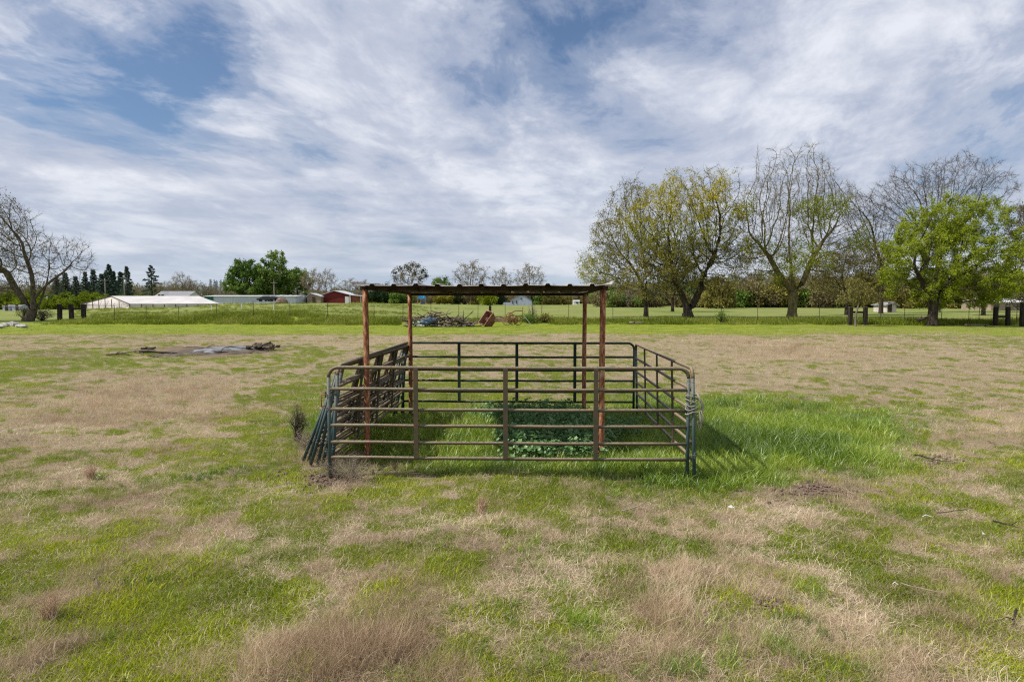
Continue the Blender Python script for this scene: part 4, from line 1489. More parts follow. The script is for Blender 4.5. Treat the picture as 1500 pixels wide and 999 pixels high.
put(bare, 266, 399, 225, 12, False, 'rounded bare tree behind the grey roofed house', sx=.95)
put(bare, 281, 408, 228, 12, False, 'olive bare tree right of the grey roofed house', sx=1.0)
put(bare, 244, 412, 226, 12, False, 'low brown bare tree between cedar and grey roofed house', sx=1.2)
put(bare, 600, 386, 180, 12, False, 'bare tree carrying dark mistletoe balls above the roof', sx=1.15)
mist = MB()
mt = thing('mistletoe', 'dark mistletoe clumps hanging in the bare tree above the left part of the roof', 'plant')
rs_ = np.random.RandomState(8)
mc = []
for (mx_, my_) in ((578, 399), (586, 394), (596, 391), (604, 388), (612, 390), (620, 397), (624, 404), (590, 403), (608, 401), (580, 408), (616, 409), (600, 395)):
    p = P(mx_, my_, 180 + rs_.uniform(-2, 2))
    mc.append(np.array(p) + rs_.randn(110, 3) * np.array([.38, .38, .38]))
mc = np.vstack(mc)
nl = len(mc)
dl = rs_.randn(nl, 3)
dl /= np.linalg.norm(dl, axis=1)[:, None]
sd = np.cross(dl, rs_.randn(nl, 3))
sd /= np.linalg.norm(sd, axis=1)[:, None]
v = np.stack([mc, mc + dl * .2 + sd * .1, mc + dl * .4, mc + dl * .2 - sd * .1], 1).reshape(-1, 3)
mk('leaves', mesh_np('leaves', v, np.arange(nl)[:, None] * 4 + np.arange(4)[None], M['l_dark'], fattr={'var': rs_.rand(nl) * .6}), mt)

# shrubs and hedge behind the far field
def shrub_proto(name, label, leaf, seed, H=4, W=3, nl=3500, ls=.4, bark='barkdark'):
    return far_tree_proto(name, label, H, W, bark, leaf, nl, ls, seed, rb=.12, natt=160, ells=[(0, 0, H * .42, W, W, H * .5), (W * .4, 0, H * .6, W * .6, W * .6, H * .35), (0, 0, H * .2, W * .9, W * .9, H * .25)], step=.5, low=.04, ntwig=3, twig=.6)


sh_mid = shrub_proto('shrub', '', 'l_mid', 60)
sh_dark = shrub_proto('shrub', '', 'l_dark', 61)
sh_yel = shrub_proto('shrub', '', 'l_yellow', 62, nl=2600)
sh_oli = shrub_proto('shrub', '', 'l_olive', 63)
sh_tan = shrub_proto('shrub', '', 'l_tan', 64, nl=1300)
sh_orc = shrub_proto('shrub', '', 'l_orchard', 65, nl=4200, ls=.34)
sh_bri = shrub_proto('shrub', '', 'l_bright', 66)
used = set()
def shrub(p, x, yt, Y, label, sx=1.0, group=None, zb=None):
    f = p.name not in used
    used.add(p.name)
    return put(p, x, yt, Y, 4.0, f, label, sx, group, zb)


shrub(sh_dark, 563, 416, 205, 'dark evergreen oak behind the left front post', 1.0)
shrub(sh_dark, 548, 424, 206, 'small dark evergreen just right of the red barn', .8)
shrub(sh_mid, 583, 425, 200, 'green rounded shrub right of the dark evergreen under the roof', 1.1)
shrub(sh_mid, 596, 428, 202, 'green shrub next to the left rear post', .8)
shrub(sh_tan, 628, 428, 190, 'tan shrub right of the blue topped stall', 1.0)
shrub(sh_yel, 644, 430, 186, 'yellow flowering shrub seen under the roof, left one', .8)
shrub(sh_yel, 656, 429, 188, 'yellow flowering shrub seen under the roof, right one', .9)
shrub(sh_dark, 668, 427, 190, 'dark shrub right of the yellow shrubs', .7)
shrub(sh_tan, 680, 424, 192, 'pale twiggy shrub in the middle under the roof', 1.3)
shrub(sh_oli, 695, 432, 190, 'olive shrub left of the round green tree', 1.0)
shrub(sh_bri, 714, 426, 180, 'round light green tree directly behind the thick fence post', .9)
shrub(sh_dark, 731, 427, 195, 'dark shrub left of the white gabled house', .8)
shrub(sh_dark, 781, 428, 200, 'dark shrub at the right wall of the white gabled house', .6)
shrub(sh_mid, 792, 430, 196, 'green shrub right of the white gabled house', 1.0)
for i, x in enumerate((802, 812, 822, 832)):
    shrub(sh_oli, x, 432 + (i % 2), 192, 'olive brown hedge plant right of the white house, ' + ordinal(i, 4) + ' of four', .9, 'hedge plants right of the white gabled house')
shrub(sh_mid, 846, 430, 230, 'green shrub at the end of the hedge, left of the right rear post', .9)
shrub(sh_mid, 866, 428, 225, 'green shrub between the two right posts', 1.0)
for i, x in enumerate((-30, -16, -2, 12, 27, 43, 60, 78, 96, 114, 131, 147, 163, 178, 192, 205)):
    shrub(sh_orc, x, 428 + (i * 7) % 5 + (4 if x > 160 else 0), 132 + (i * 13) % 9, 'bright green leafing orchard tree, ' + ordinal(i, 16) + ' in the row at the left', 1.15,
          'leafing orchard trees in a row on the left')
put(oak3, 648, 405, 235, 11.2, False, 'small round green tree above the roof left of centre', rz_=2.5)

# right background belt
gl = [(1040, 425, 150, sh_oli, 1.2, 'olive shrub right of the twin trunked tree'), (1062, 408, 165, bare, .9, 'grey bare tree between the twin trunked tree and the tall bare tree'),
      (1082, 422, 150, sh_mid, 1.1, 'green shrub halfway between the two big trunks'), (1100, 400, 170, bare, .9, 'pale bare tree left of the tall bare tree trunk'),
      (1124, 425, 150, sh_tan, 1.2, 'reddish tan shrub left of the tall bare tree trunk'), (1140, 412, 160, sh_oli, .9, 'tall olive shrub just left of the tall bare tree trunk'),
      (1188, 420, 150, sh_mid, 1.2, 'green shrub just right of the tall bare tree trunk'), (1210, 408, 165, bare, .9, 'grey bare tree behind the board fence'),
      (1225, 425, 152, sh_tan, 1.0, 'tan shrub before the board fence'), (1290, 420, 150, sh_tan, 1.2, 'tan shrub left of the small white shed'),
      (1330, 420, 140, sh_oli, 1.2, 'olive shrub behind the bright green tree'), (1400, 422, 140, sh_oli, 1.3, 'olive shrub right of the bright green trunk'),
      (1435, 420, 145, sh_dark, 1.1, 'dark shrub left of the white trailer'), (915, 425, 170, sh_tan, 1.3, 'tan shrub right of the right front post'),
      (968, 424, 190, sh_oli, 1.2, 'olive shrub above the small pinkish shed'), (895, 418, 190, sh_mid, 1.2, 'green shrub beside the top of the right front post'),
      (1020, 415, 170, sh_oli, 1.0, 'olive shrub behind the twin trunks'), (1165, 404, 200, bare, 1.2, 'grey bare tree far behind the tall bare tree'), (1320, 400, 150, bare, 1.0, 'bare tree far behind the bright green tree'),
      (1130, 398, 210, bare, 1.3, 'wide grey bare tree in the far belt')]
gl += [(1050, 404, 140, sh_oli, .75, 'tall hazy olive tree right of the twin trunked tree'), (1095, 408, 150, sh_tan, .8, 'tall hazy tan tree left of the tall bare tree'),
       (1150, 400, 150, sh_oli, .7, 'tall hazy olive tree directly behind the tall bare tree'), (1205, 398, 145, sh_tan, .75, 'tall hazy tan tree right of the tall bare tree'),
       (1270, 400, 150, sh_oli, .8, 'tall hazy olive tree behind the thin sapling'), (1305, 405, 145, sh_tan, .8, 'tall hazy tan tree left of the bright green tree'),
       (1420, 400, 150, sh_oli, .8, 'tall hazy olive tree right of the bright green trunk'), (1480, 395, 140, sh_dark, .7, 'tall dark tree behind the far right brace')]
for (x, yt, Y, pr_, sx, lab) in gl:
    if pr_ is bare:
        put(bare, x, yt, Y, 12, False, lab, sx)
    else:
        shrub(pr_, x, yt, Y, lab, sx)

# far woods as one mass
def woods():
    meshes, rs = [], np.random.RandomState(3)
    ms = []
    for i in range(5):
        H = 12
        el = [(0, 0, H * .6, 5, 5, H * .38)]
        V, F, tw = tree_geo(el, [[(0, 0, 0), (0, 0, H * .25)]], .2, .05, 90, 1.2, 8, 2.0, 70 + i, 5, 2.2, .045)
        v, q, c = leaves_geo(tw, 500, .7, .5, rs)
        nb = len(V)
        me = mesh_np('wood_tree', np.vstack([V, v]), [F[0], q + nb, F[1]], mats=[M['barkpale'], M['l_brown'] if i < 4 else M['l_olive']],
                     midx=np.concatenate([np.zeros(len(F[0])), np.ones(len(q)), np.zeros(len(F[1]))]),
                     fattr={'var': rs.rand(len(F[0]) + len(F[1]) + len(q))})
        ms.append(me)
    coll = proto_coll('far_woods_trees', ms)
    n = 1500
    an = rs.rand(n) * 2.2 - 1.1
    rr_ = 330 + rs.rand(n) ** .8 * 260
    x, y = rr_ * np.sin(an), rr_ * np.cos(an)
    s = .55 + .45 * rs.rand(n)
    pxx = 750 + 1000 * x / y
    s = s * np.where(pxx < 350, .82, np.where(pxx > 880, 1.15, .7))
    s = s * (.8 + .5 * fbm(x, y, 60, 2, 5))
    rot = np.zeros((n, 3))
    rot[:, 2] = rs.rand(n) * 6.28
    scatter('far_woods', 'leafless brown woods along the horizon', coll, 5, np.stack([x, y, height(x, y)], -1), rot, s, rs.rand(n))


woods()


def belt():
    ms = []
    for i in range(6):
        H = 3.2
        el = [(0, 0, H * .4, 2.0, 2.0, H * .5), (.8, 0, H * .6, 1.2, 1.2, H * .35)]
        V, F, tw = tree_geo(el, [[(0, 0, 0), (0, 0, .2)]], .1, .03, 70, .5, 4, 1.0, 170 + i, 5, .8, .022)
        rs = tw[4]
        v, q, c = leaves_geo(tw, 900, .30, .22, rs)
        nb = len(V)
        ms.append(mesh_np('belt_bush', np.vstack([V, v]), [F[0], q + nb, F[1]], mats=[M['barkpale'], M[('l_olive', 'l_brown', 'l_tan', 'l_mid', 'l_olive', 'l_tan')[i]]],
                          midx=np.concatenate([np.zeros(len(F[0])), np.ones(len(q)), np.zeros(len(F[1]))]), fattr={'var': rs.rand(len(F[0]) + len(F[1]) + len(q))}))
    coll = proto_coll('hedge_belt_bushes', ms)
    rs = np.random.RandomState(31)
    n = 1100
    px_ = rs.rand(n) * 1300 + 500
    Y = np.where(px_ > 880, 150, 208) + rs.rand(n) * 45
    x = (px_ - 750) / 1000 * Y
    s = (.7 + .6 * rs.rand(n)) * np.where(px_ > 1020, 1.5, 1.0) * (.35 + 1.3 * fbm(x, Y, 14, 3, 5))
    rot = np.zeros((n, 3))
    rot[:, 2] = rs.rand(n) * 6.28
    scatter('hedge_belt', 'tangled belt of low bushes along the far edge of the field', coll, 6, np.stack([x, Y, height(x, Y)], -1), rot, s, rs.rand(n))


belt()

# palm
pm = thing('palm_tree', 'short palm with drooping fronds left of the small tan shed', 'tree', (0, 0, 0))
pb = P(448, 446, 200)
pb.z = float(height(pb.x, 200))
pm.location = pb
b = MB()
b.tube([(0, 0, -.2), (0, 0, 1.2), (.05, 0, 2.3)], [.35, .3, .28], 8)
b.build('trunk', M['bark'], pm)
fr = MB()
for k in range(34):
    a = k * 2.4
    el_ = 1.2 - 1.6 * (k / 34)
    pr0 = Vector((0, 0, 2.3))
    q = pr0.copy()
    dd = Vector((math.cos(a) * math.cos(el_), math.sin(a) * math.cos(el_), math.sin(el_)))
    sidev = Vector((-math.sin(a), math.cos(a), 0))
    pts = [q.copy()]
    for j in range(4):
        q = q + dd * .62
        dd = (dd + Vector((0, 0, -.28))).normalized()
        pts.append(q.copy())
    for j in range(4):
        w0, w1 = .22 * (1 - j / 5), .22 * (1 - (j + 1) / 4.2)
        fr.quad(pts[j] - sidev * w0, pts[j + 1] - sidev * w1, pts[j + 1] + Vector((0, 0, .06)), pts[j] + Vector((0, 0, .06)))
        fr.quad(pts[j] + Vector((0, 0, .06)), pts[j + 1] + Vector((0, 0, .06)), pts[j + 1] + sidev * w1, pts[j] + sidev * w0)
fr.build('fronds', mat_simple('palm_frond', (0.03, 0.05, 0.012), (0.10, 0.13, 0.03), 2, .7), pm)

# ------------------------------------------------------------------ fence line, braces, posts
fence = thing('wire_fence', 'thin wire fence on dark steel posts along the tall grass verge', 'fence', (0, 62.5, 0))
tp = MB()
tp.box((0, 0, .75), (.045, .012, 1.6))
tp.box((0, .02, .75), (.012, .04, 1.6))
tp.box((0, -.01, .25), (.10, .008, .16))
tpm = tp.mesh('fence_post', M['tpost'])
fx = []
for x in (168, 214, 262, 318, 372, 425, 480, 548, 590, 631, 672, 700, 740, 793, 833, 898, 950, 1005, 1057, 1110, 1155, 1200, 1290, 1325, 1379, 1419, 1434, 1489):
    q = P(x, 470, 62.5)
    zb = float(height(q.x, 62.5))
    o = mk('fence_post', tpm, fence)
    o.location = (q.x, 0, zb)
    o.rotation_euler = (random.uniform(-.04, .04), random.uniform(-.04, .04), 0)
    o.scale = (1, 1, random.uniform(.92, 1.1) * (1.0 if x > 560 else .9))
    fx.append((q.x, zb))
for z in (.35, .7, 1.05, 1.35):
    b = MB()
    for (xa, za), (xb, zb) in zip(fx[:-1], fx[1:]):
        b.tube([(xa, -.01, za + z), ((xa + xb) / 2, -.01, (za + zb) / 2 + z - .03), (xb, -.01, zb + z)], .002, 4, False)
    b.build('wire', M['wire'], fence)


def brace(label, posts, Y, ytop, bar_y, w, name='fence_brace'):
    b0 = P(posts[0], 470, Y)
    zb = float(height(b0.x, Y))
    t = thing(name, label, 'fence brace', (b0.x, Y, zb))
    pts = []
    for i, x in enumerate(posts):
        q = P(x, ytop, Y)
        H = q.z - zb
        b = MB()
        tilt = random.uniform(-.03, .03)
        b.box((q.x - b0.x, 0, H / 2 - .1), (w, w, H + .2), (0, tilt, random.uniform(-.1, .1)))
        o = b.build('post', M['wood'], t)
        b = MB()
        b.box((q.x - b0.x + tilt * H * .5, 0, H + .015), (w * .96, w * .96, .03), (0, tilt, 0))
        b.build('post_top', M['tiecap'], t)
        pts.append(q.x - b0.x)
    for a, c in zip(pts[:-1], pts[1:]):
        z = P(posts[0], bar_y, Y).z - zb
        b = MB()
        b.box(((a + c) / 2, -.02, z), (c - a - w - .01, w * .55, w * .6), (0, random.uniform(-.02, .02), 0))
        b.build('crossbar', M['wood'], t)
    return t


brace('dark three post timber fence brace standing right of the gnarled tree', (87, 104, 122), 72, 446, 452.5, .34)
brace('dark two post timber fence brace behind the thin sapling', (1246, 1268), 60, 450, 457.5, .30)
brace('dark two post timber fence brace at the far right with a thinner rail', (1459, 1477), 59.5, 450, 464, .28)
q = P(1498, 470, 57.5)
gt = thing('timber_post', 'thick dark timber post at the very right edge', 'post', (q.x, 57.5, 0))
b = MB()
b.box((0, 0, .95), (.34, .34, 2.1))
b.build('post', M['wood'], gt)
b = MB(); b.box((0, 0, 2.01), (.33, .33, .03)); b.build('post_top', M['tiecap'], gt)
q = P(718, 470, 63.5)
gt = thing('timber_post', 'single thick dark timber post behind the rusty scrap under the roof', 'post', (q.x, 63.5, 0))
b = MB(); b.box((0, 0, .78), (.23, .23, 1.75)); b.build('post', M['wood'], gt)
b = MB(); b.box((0, 0, 1.67), (.22, .22, .03)); b.build('post_top', M['tiecap'], gt)
for i, (x, yb, Y) in enumerate(((310, 455, 84), (354, 456, 82), (401, 458, 80))):
    q = P(x, yb, Y)
    b = MB(); b.box((0, 0, .25), (.09, .09, .6)); b.box((0, 0, .56), (.06, .06, .03))
    o = b.build('marker_post', M['trim'])
    o.location = (q.x, Y, float(height(q.x, Y)) + .12)
    tag(o, ['short white marker post on the bank, leftmost of three', 'short white marker post on the bank, middle of three', 'short white marker post on the bank, rightmost of three'][i], 'post', 'white marker posts on the bank')

# ------------------------------------------------------------------ scrap and brush under the roof
def stick_mesh(L, r, seed, mat, n=6, bend=.12, forks=1, sides=6):
    rs = random.Random(seed)
    b = MB()
    p = Vector((-L / 2, 0, 0))
    d = Vector((1, 0, 0))
    pts = [p.copy()]
    for i in range(n):
        d = (d + Vector((0, rs.uniform(-bend, bend), rs.uniform(-bend, bend)))).normalized()
        p = p + d * L / n
        pts.append(p.copy())
    b.tube(pts, [r * (1 - .65 * i / n) for i in range(n + 1)], sides)
    for k in range(forks):
        i = rs.randint(1, n - 1)
        q = pts[i]
        dd = (d + Vector((0, rs.uniform(-.9, .9), rs.uniform(-.6, .9)))).normalized()
        LL = L * rs.uniform(.2, .4)
        b.tube([q, q + dd * LL * .5 + Vector((0, 0, .02)), q + dd * LL], [r * .5, r * .35, r * .12], max(4, sides - 1))
    return b.mesh('branch', mat, True)


bm_ = [stick_mesh(1.6, .05, i, M['log'] if i % 3 else M['darklog'], forks=2) for i in range(6)]
c0 = P(648, 476, 57.7)
n = 130
for i in range(n):
    u = random.random()
    x = -2.9 + 5.6 * u
    hmax = .72 * math.exp(-((u - .40) / .35) ** 2) + .25
    z = random.random() ** 1.3 * hmax
    o = mk('branch', bm_[i % 6])
    o.location = (c0.x + x, 57.7 + random.uniform(-.9, .9) * (1 - z), .07 + z)
    o.rotation_euler = (random.uniform(-.4, .4), random.uniform(-.35, .25), random.uniform(0, 6.28))
    s = random.uniform(.6, 1.1)
    o.scale = (s, s * 1.4, s * 1.4)
    tag(o, 'grey brown dead branch heaped in the brush pile under the roof', 'branch', 'dead branches of the brush pile')
o = mk('branch', stick_mesh(2.0, .06, 31, M['darklog'], forks=1))
q = P(680, 466, 57.5)
o.location = (q.x, 57.5, .75)
o.rotation_euler = (0, R(-42), 0)
tag(o, 'dark forked branch sticking up from the right end of the brush pile', 'branch')
o = mk('branch', stick_mesh(1.1, .05, 33, M['darklog'], forks=0))
q = P(678.5, 466, 57.5)
o.location = (q.x, 57.7, .85)
o.rotation_euler = (0, R(-88), 0)
tag(o, 'short dark upright stub beside the forked branch on the brush pile', 'branch')
def lumps(name, mat, pts, seed, flat=.6, n1=7, n2=4, jag=.3):
    """irregular lumps as one mesh; pts (x,y,z,r)"""
    rs = random.Random(seed)
    b = MB()
    for (x, y, z, r) in pts:
        rows = []
        base = len(b.v)
        rot = rs.random() * 6.28
        for j in range(n2 + 1):
            th = math.pi * j / n2
            for k in range(n1):
                ph = rot + 2 * math.pi * k / n1
                rr_ = r * (1 + rs.uniform(-jag, jag))
                if j in (0, n2):
                    rr_ = r
                b.v.append((x + rr_ * math.sin(th) * math.cos(ph), y + rr_ * math.sin(th) * math.sin(ph), z + rr_ * flat * math.cos(th)))
        for j in range(n2):
            for k in range(n1):
                k2 = (k + 1) % n1
                b.f.append((base + j * n1 + k, base + (j + 1) * n1 + k, base + (j + 1) * n1 + k2, base + j * n1 + k2))
    return b.mesh(name, mat)


q = P(628, 470, 57.4)
o = mk('tarp', lumps('tarp', M['bluetarp'], [(0, 0, 0, .42), (.35, .1, .05, .35), (-.3, 0, -.1, .35), (.1, -.1, .2, .28)], 5, .7, 9, 6, .22))
o.location = (q.x, 57.1, .45)
tag(o, 'crumpled dusty blue tarp on the left half of the brush pile', 'tarp')
o = mk('tarp', lumps('tarp', M['greentarp'], [(0, 0, 0, .45), (.5, .1, .0, .3), (-.45, 0, -.05, .28)], 6, .35, 9, 6, .2))
q = P(607, 474, 57.7)
o.location = (q.x + .2, 57.4, .30)
tag(o, 'crumpled pale green sheet at the left end of the brush pile', 'tarp')
ch_ = [(random.uniform(-.5, .5) + c0.x + random.uniform(-2.6, 2.4), 56.9 + random.uniform(-.2, .4), .08, random.uniform(.08, .2)) for _ in range(26)]
o = mk('rubble', lumps('rubble', M['concrete'], ch_, 9, .6, 6, 4))
tag(o, 'pale rubble and broken scraps along the foot of the brush pile', kind='stuff')

# rusty hopper lying tilted
hp = thing('rusty_hopper', 'tipped over rusty steel hopper box beside the brush pile', 'hopper')
q = P(716, 472, 57.7)
hp.location = (q.x, 57.7, .46)
hp.rotation_euler = (R(14), R(-52), R(28))
hp.scale = (.85, .85, .85)
b = MB()
a0, a1 = .78, .5
top = [Vector((-a0, -a0 * .7, .55)), Vector((a0, -a0 * .7, .55)), Vector((a0, a0 * .7, .55)), Vector((-a0, a0 * .7, .55))]
bot = [Vector((-a1, -a1 * .7, -.45)), Vector((a1, -a1 * .7, -.45)), Vector((a1, a1 * .7, -.45)), Vector((-a1, a1 * .7, -.45))]
for i in range(4):
    j = (i + 1) % 4
    nrm = ((top[j] - top[i]).cross(bot[i] - top[i])).normalized() * .02
    b.add([top[i], top[j], bot[j], bot[i], top[i] + nrm, top[j] + nrm, bot[j] + nrm, bot[i] + nrm], [(0, 1, 2, 3), (7, 6, 5, 4), (0, 4, 5, 1), (1, 5, 6, 2), (2, 6, 7, 3), (3, 7, 4, 0)])
b.build('hopper_walls', M['rust'], hp)
b = MB()
for i in range(4):
    j = (i + 1) % 4
    b.tube([top[i], top[j]], .045, 6)
b.build('rim', M['rustlight'], hp)
b = MB()
b.box((0, 0, -.45), (.98, .68, .03))
b.build('floor_plate', M['rust'], hp)
b = MB()
b.tube([(.45, -.3, .1), (.95, -.4, -.4), (1.2, -.4, -.95)], .07, 6)
b.build('leg', M['rustlight'], hp)
# rusty implement: beam, wheels and frame
im = thing('rusty_implement', 'tangled rusty farm implement with an upright frame right of the hopper', 'farm implement')
q = P(745, 472, 57.7)
im.location = (q.x, 57.8, .0)
b = MB(); b.box((-1.0, 0, .55), (1.9, .3, .26), (0, R(6), R(4))); b.build('tool_beam', M['rustlight'], im)
for k, (x, z, r) in enumerate(((-.15, .45, .36), (.35, .55, .42), (.8, .45, .36), (.1, .85, .3))):
    b = MB()
    yy = random.uniform(-.3, .3)
    b.tube([(x + r * math.cos(a), yy + .05 * math.sin(a), z + r * math.sin(a)) for a in [i * 2 * math.pi / 14 for i in range(15)]], .03, 5, False)
    for s in range(4):
        a = s * math.pi / 4
        b.tube([(x - r * math.cos(a), yy, z - r * math.sin(a)), (x + r * math.cos(a), yy, z + r * math.sin(a))], .016, 4)
    b.build('wheel', M['rust'], im, True)
b = MB()
b.tube([(-.1, 0, .3), (.05, 0, 1.05), (.55, 0, 1.32), (1.15, 0, 1.30)], .035, 6)
b.tube([(1.15, 0, .3), (1.2, 0, 1.65)], .035, 6)
b.tube([(.1, .5, .3), (.15, .5, 1.05), (.6, .5, 1.3), (1.15, .5, 1.3)], .03, 6)
b.tube([(.1, 0, .9), (1.15, 0, .9)], .03, 6)
b.tube([(.55, 0, 1.32), (.6, .5, 1.3)], .03, 6)
b.build('upright_frame', M['rust'], im, True)
b = MB()
for s in range(9):
    x0, z0 = random.uniform(-.2, 1.0), random.uniform(.1, .5)
    b.tube([(x0, random.uniform(-.4, .4), z0), (x0 + random.uniform(-.3, .3), random.uniform(-.4, .4), z0 + .4), (x0 + random.uniform(-.3, .3), -.2, z0 + .1)], .02, 5)
b.build('tines', M['rust'], im)
b = MB(); b.tube([(1.25, -.1, .95), (1.9, -.15, .15)], .03, 6); b.build('drawbar', mat_simple('pale_green_bar', (.25, .38, .25), (.4, .5, .38), 3), im)

# bare pale stemmed shrub by the implement
def twiggy(name, label, x, Y, H, W, mat, n, zb=None, cat='shrub', seed=0, thick=.02, leaf=None, nleaf=0, ls=.08):
    rs = random.Random(seed)
    q = P(x, 470, Y)
    zb = float(height(q.x, Y)) if zb is None else zb
    t = thing(name, label, cat, (q.x, Y, zb))
    b = MB()
    tips = []
    for i in range(n):
        a = rs.random() * 6.28
        l = rs.random() ** .7
        e = Vector((math.cos(a) * W * l, math.sin(a) * W * l, H * (1 - .55 * l * l) * rs.uniform(.7, 1.05)))
        m_ = e * .5 + Vector((rs.uniform(-.1, .1) * W, rs.uniform(-.1, .1) * W, .08 * H))
        b.tube([(rs.uniform(-.06, .06), rs.uniform(-.06, .06), -.03), m_, e], [thick, thick * .6, thick * .15], 4)
        for j in range(3):
            f = m_.lerp(e, rs.random())
            g = f + Vector((rs.uniform(-.3, .3) * W, rs.uniform(-.3, .3) * W, rs.uniform(.02, .2) * H))
            b.tube([f, g], [thick * .4, thick * .1], 3, False)
            tips.append(g)
    b.build('stems', mat, t)
    if nleaf:
        r2 = np.random.RandomState(seed)
        c = np.array([tuple(tips[i]) for i in r2.randint(0, len(tips), nleaf)]) + r2.randn(nleaf, 3) * ls * .9
        dl = r2.randn(nleaf, 3); dl /= np.linalg.norm(dl, axis=1)[:, None]
        sd = np.cross(dl, r2.randn(nleaf, 3)); sd /= np.linalg.norm(sd, axis=1)[:, None]
        v = np.stack([c, c + dl * ls * .5 + sd * ls * .25, c + dl * ls, c + dl * ls * .5 - sd * ls * .25], 1).reshape(-1, 3)
        mk('leaves', mesh_np('leaves', v, np.arange(nleaf)[:, None] * 4 + np.arange(4)[None], M[leaf], fattr={'var': r2.rand(nleaf)}), t)
    return t


twiggy('bare_shrub', 'pale bare stemmed shrub right of the rusty implement', 780, 63, 1.75, .55, M['barkpale'], 34, seed=2, thick=.028)
twiggy('leafy_shrub', 'dark leafy low shrub at the foot of the pale bare shrub', 773, 61.5, .75, .9, M['barkdark'], 30, seed=3, leaf='l_mid', nleaf=900, ls=.13)
twiggy('leafy_shrub', 'dark weedy shrub right of the pale bare shrub', 796, 61.8, .8, .8, M['barkdark'], 30, seed=4, leaf='l_olive', nleaf=700, ls=.12)
twiggy('leafy_shrub', 'small green shrub on the fence line right of the twin trunked tree', 1056, 62, 1.15, .5, M['barkdark'], 22, seed=5, leaf='l_mid', nleaf=420, ls=.12)
twiggy('leafy_shrub', 'dark tangle of suckers at the foot of the gnarled tree', 62, 71, 1.1, 1.3, M['barkdark'], 60, seed=6, leaf='l_brown', nleaf=900, ls=.12)
twiggy('leafy_shrub', 'olive suckers on the left side of the gnarled tree foot', 36, 71.5, 1.5, .8, M['bark'], 50, seed=16, leaf='l_olive', nleaf=500, ls=.12)
# small dead bush at the pen's left corner
twiggy('dead_bush', 'small dark brown dead bush left of the stacked panels', 433, 11.3, .62, .17, M['darklog'], 40, cat='bush', seed=7, thick=.008, leaf='l_brown', nleaf=1200, ls=.022)
twiggy('dead_bush', 'low pale tangle of dead stems at the foot of the stacked panels', 463, 10.4, .42, .42, M['stick'], 60, cat='bush', seed=8, thick=.004)
twiggy('dead_bush', 'pale heap of dead stems right at the foot of the left front leg', 487, 9.2, .30, .35, M['stick'], 70, cat='bush', seed=18, thick=.004)
twiggy('dead_bush', 'matted dry stems round the outermost feet of the leaning stack', 446, 10.9, .34, .34, M['stick'], 80, cat='bush', seed=19, thick=.004)
twiggy('dead_bush', 'bent bundle of straw stems just inside the left end of the front panel', 512, 8.95, .38, .34, M['stick'], 60, cat='bush', seed=9, thick=.004)
twiggy('dead_bush', 'reddish dry tuft in the left middle of the pasture', 124, 8.9, .24, .12, M['redtuft'], 70, cat='bush', seed=12, thick=.003)
twiggy('dead_bush', 'reddish brown dry tuft in the bottom left corner of the photograph', 55, 5.0, .27, .14, M['redtuft'], 70, cat='bush', seed=13, thick=.0025)
twiggy('dead_bush', 'reddish dry tuft in front of the pen, left of its middle', 705, 7.5, .22, .12, M['redtuft'], 70, cat='bush', seed=14, thick=.0028)

# fallen log and plank on the right
o = mk('fallen_log', stick_mesh(1.3, .13, 40, M['log'], forks=2))
q = G(933, 477); o.location = (q.x, 59.5, .2); o.rotation_euler = (0, R(3), R(8))
tag(o, 'short grey fallen log lying in front of the verge right of the shelter', 'log')
b = MB(); b.box((0, 0, .16), (1.9, .28, .07)); b.box((-.7, 0, .07), (.12, .22, .12)); b.box((.75, 0, .07), (.12, .22, .12))
o = b.build('plank_bench', M['tiecap']); q = G(1442, 479); o.location = (q.x, 57.5, 0)
tag(o, 'low grey plank resting on blocks in the shade left of the far right brace', 'plank')
# broken hanging limb
o = mk('broken_limb', stick_mesh(1.3, .16, 43, M['darklog'], forks=2, bend=.35))
q = P(1352, 467, 59); o.location = (q.x, 58.7, .62); o.rotation_euler = (0, R(-14), 0)
tag(o, 'dark broken limb resting against the left of the bright green tree trunk', 'limb')

# concrete chunks at the left edge
for i, (x, y, r) in enumerate(((6, 477, .45), (17, 474, .36), (22, 476.5, .42), (12, 476, .34), (28, 478, .3), (36, 478.5, .34), (-6, 478, .4), (2, 479, .3))):
    q = G(x, y + 1.5)
    o = mk('concrete_chunk', lumps('concrete_chunk', M['concrete'], [(0, 0, 0, r)], 70 + i, .5, 7, 4, .35))
    o.location = (q.x, q.y, .12)
    tag(o, 'pale broken concrete chunk before the gnarled tree, ' + ordinal(sorted((6, 17, 22, 12, 28, 36, -6, 2)).index(x), 8), 'rubble', 'pale concrete chunks near the left edge')

# ------------------------------------------------------------------ burnt patch
def patch(name, label, mat, ring, z, seed, h=.03, kind='stuff'):
    rs = np.random.RandomState(seed)
    n = len(ring)
    V = []
    c = np.mean(ring, 0)
    for f, hh in ((0, 1), (.35, .95), (.7, .7), (1.0, -.4)):
        for i in range(n):
            p = c + (np.array(ring[i]) - c) * f * (1 + (rs.rand() - .5) * .12)
            V.append((p[0], p[1], float(height(p[0], p[1])) + z + h * hh + rs.rand() * h * .7))
    F = [(k * n + i, k * n + (i + 1) % n, (k + 1) * n + (i + 1) % n, (k + 1) * n + i) for k in range(3) for i in range(n)]
    o = mk(name, mesh_np(name, np.array(V), np.array(F)[:, ::-1], mat, True))
    tag(o, label, kind=kind)
    return o


def ring_px(pts, sub=4):
    w = [np.array(G(*p)[:2]) for p in pts]
    out = []
    for a, b in zip(w, w[1:] + w[:1]):
        for k in range(sub):
            out.append(a + (b - a) * k / sub + np.random.RandomState(len(out)).randn(2) * .12)
    return out


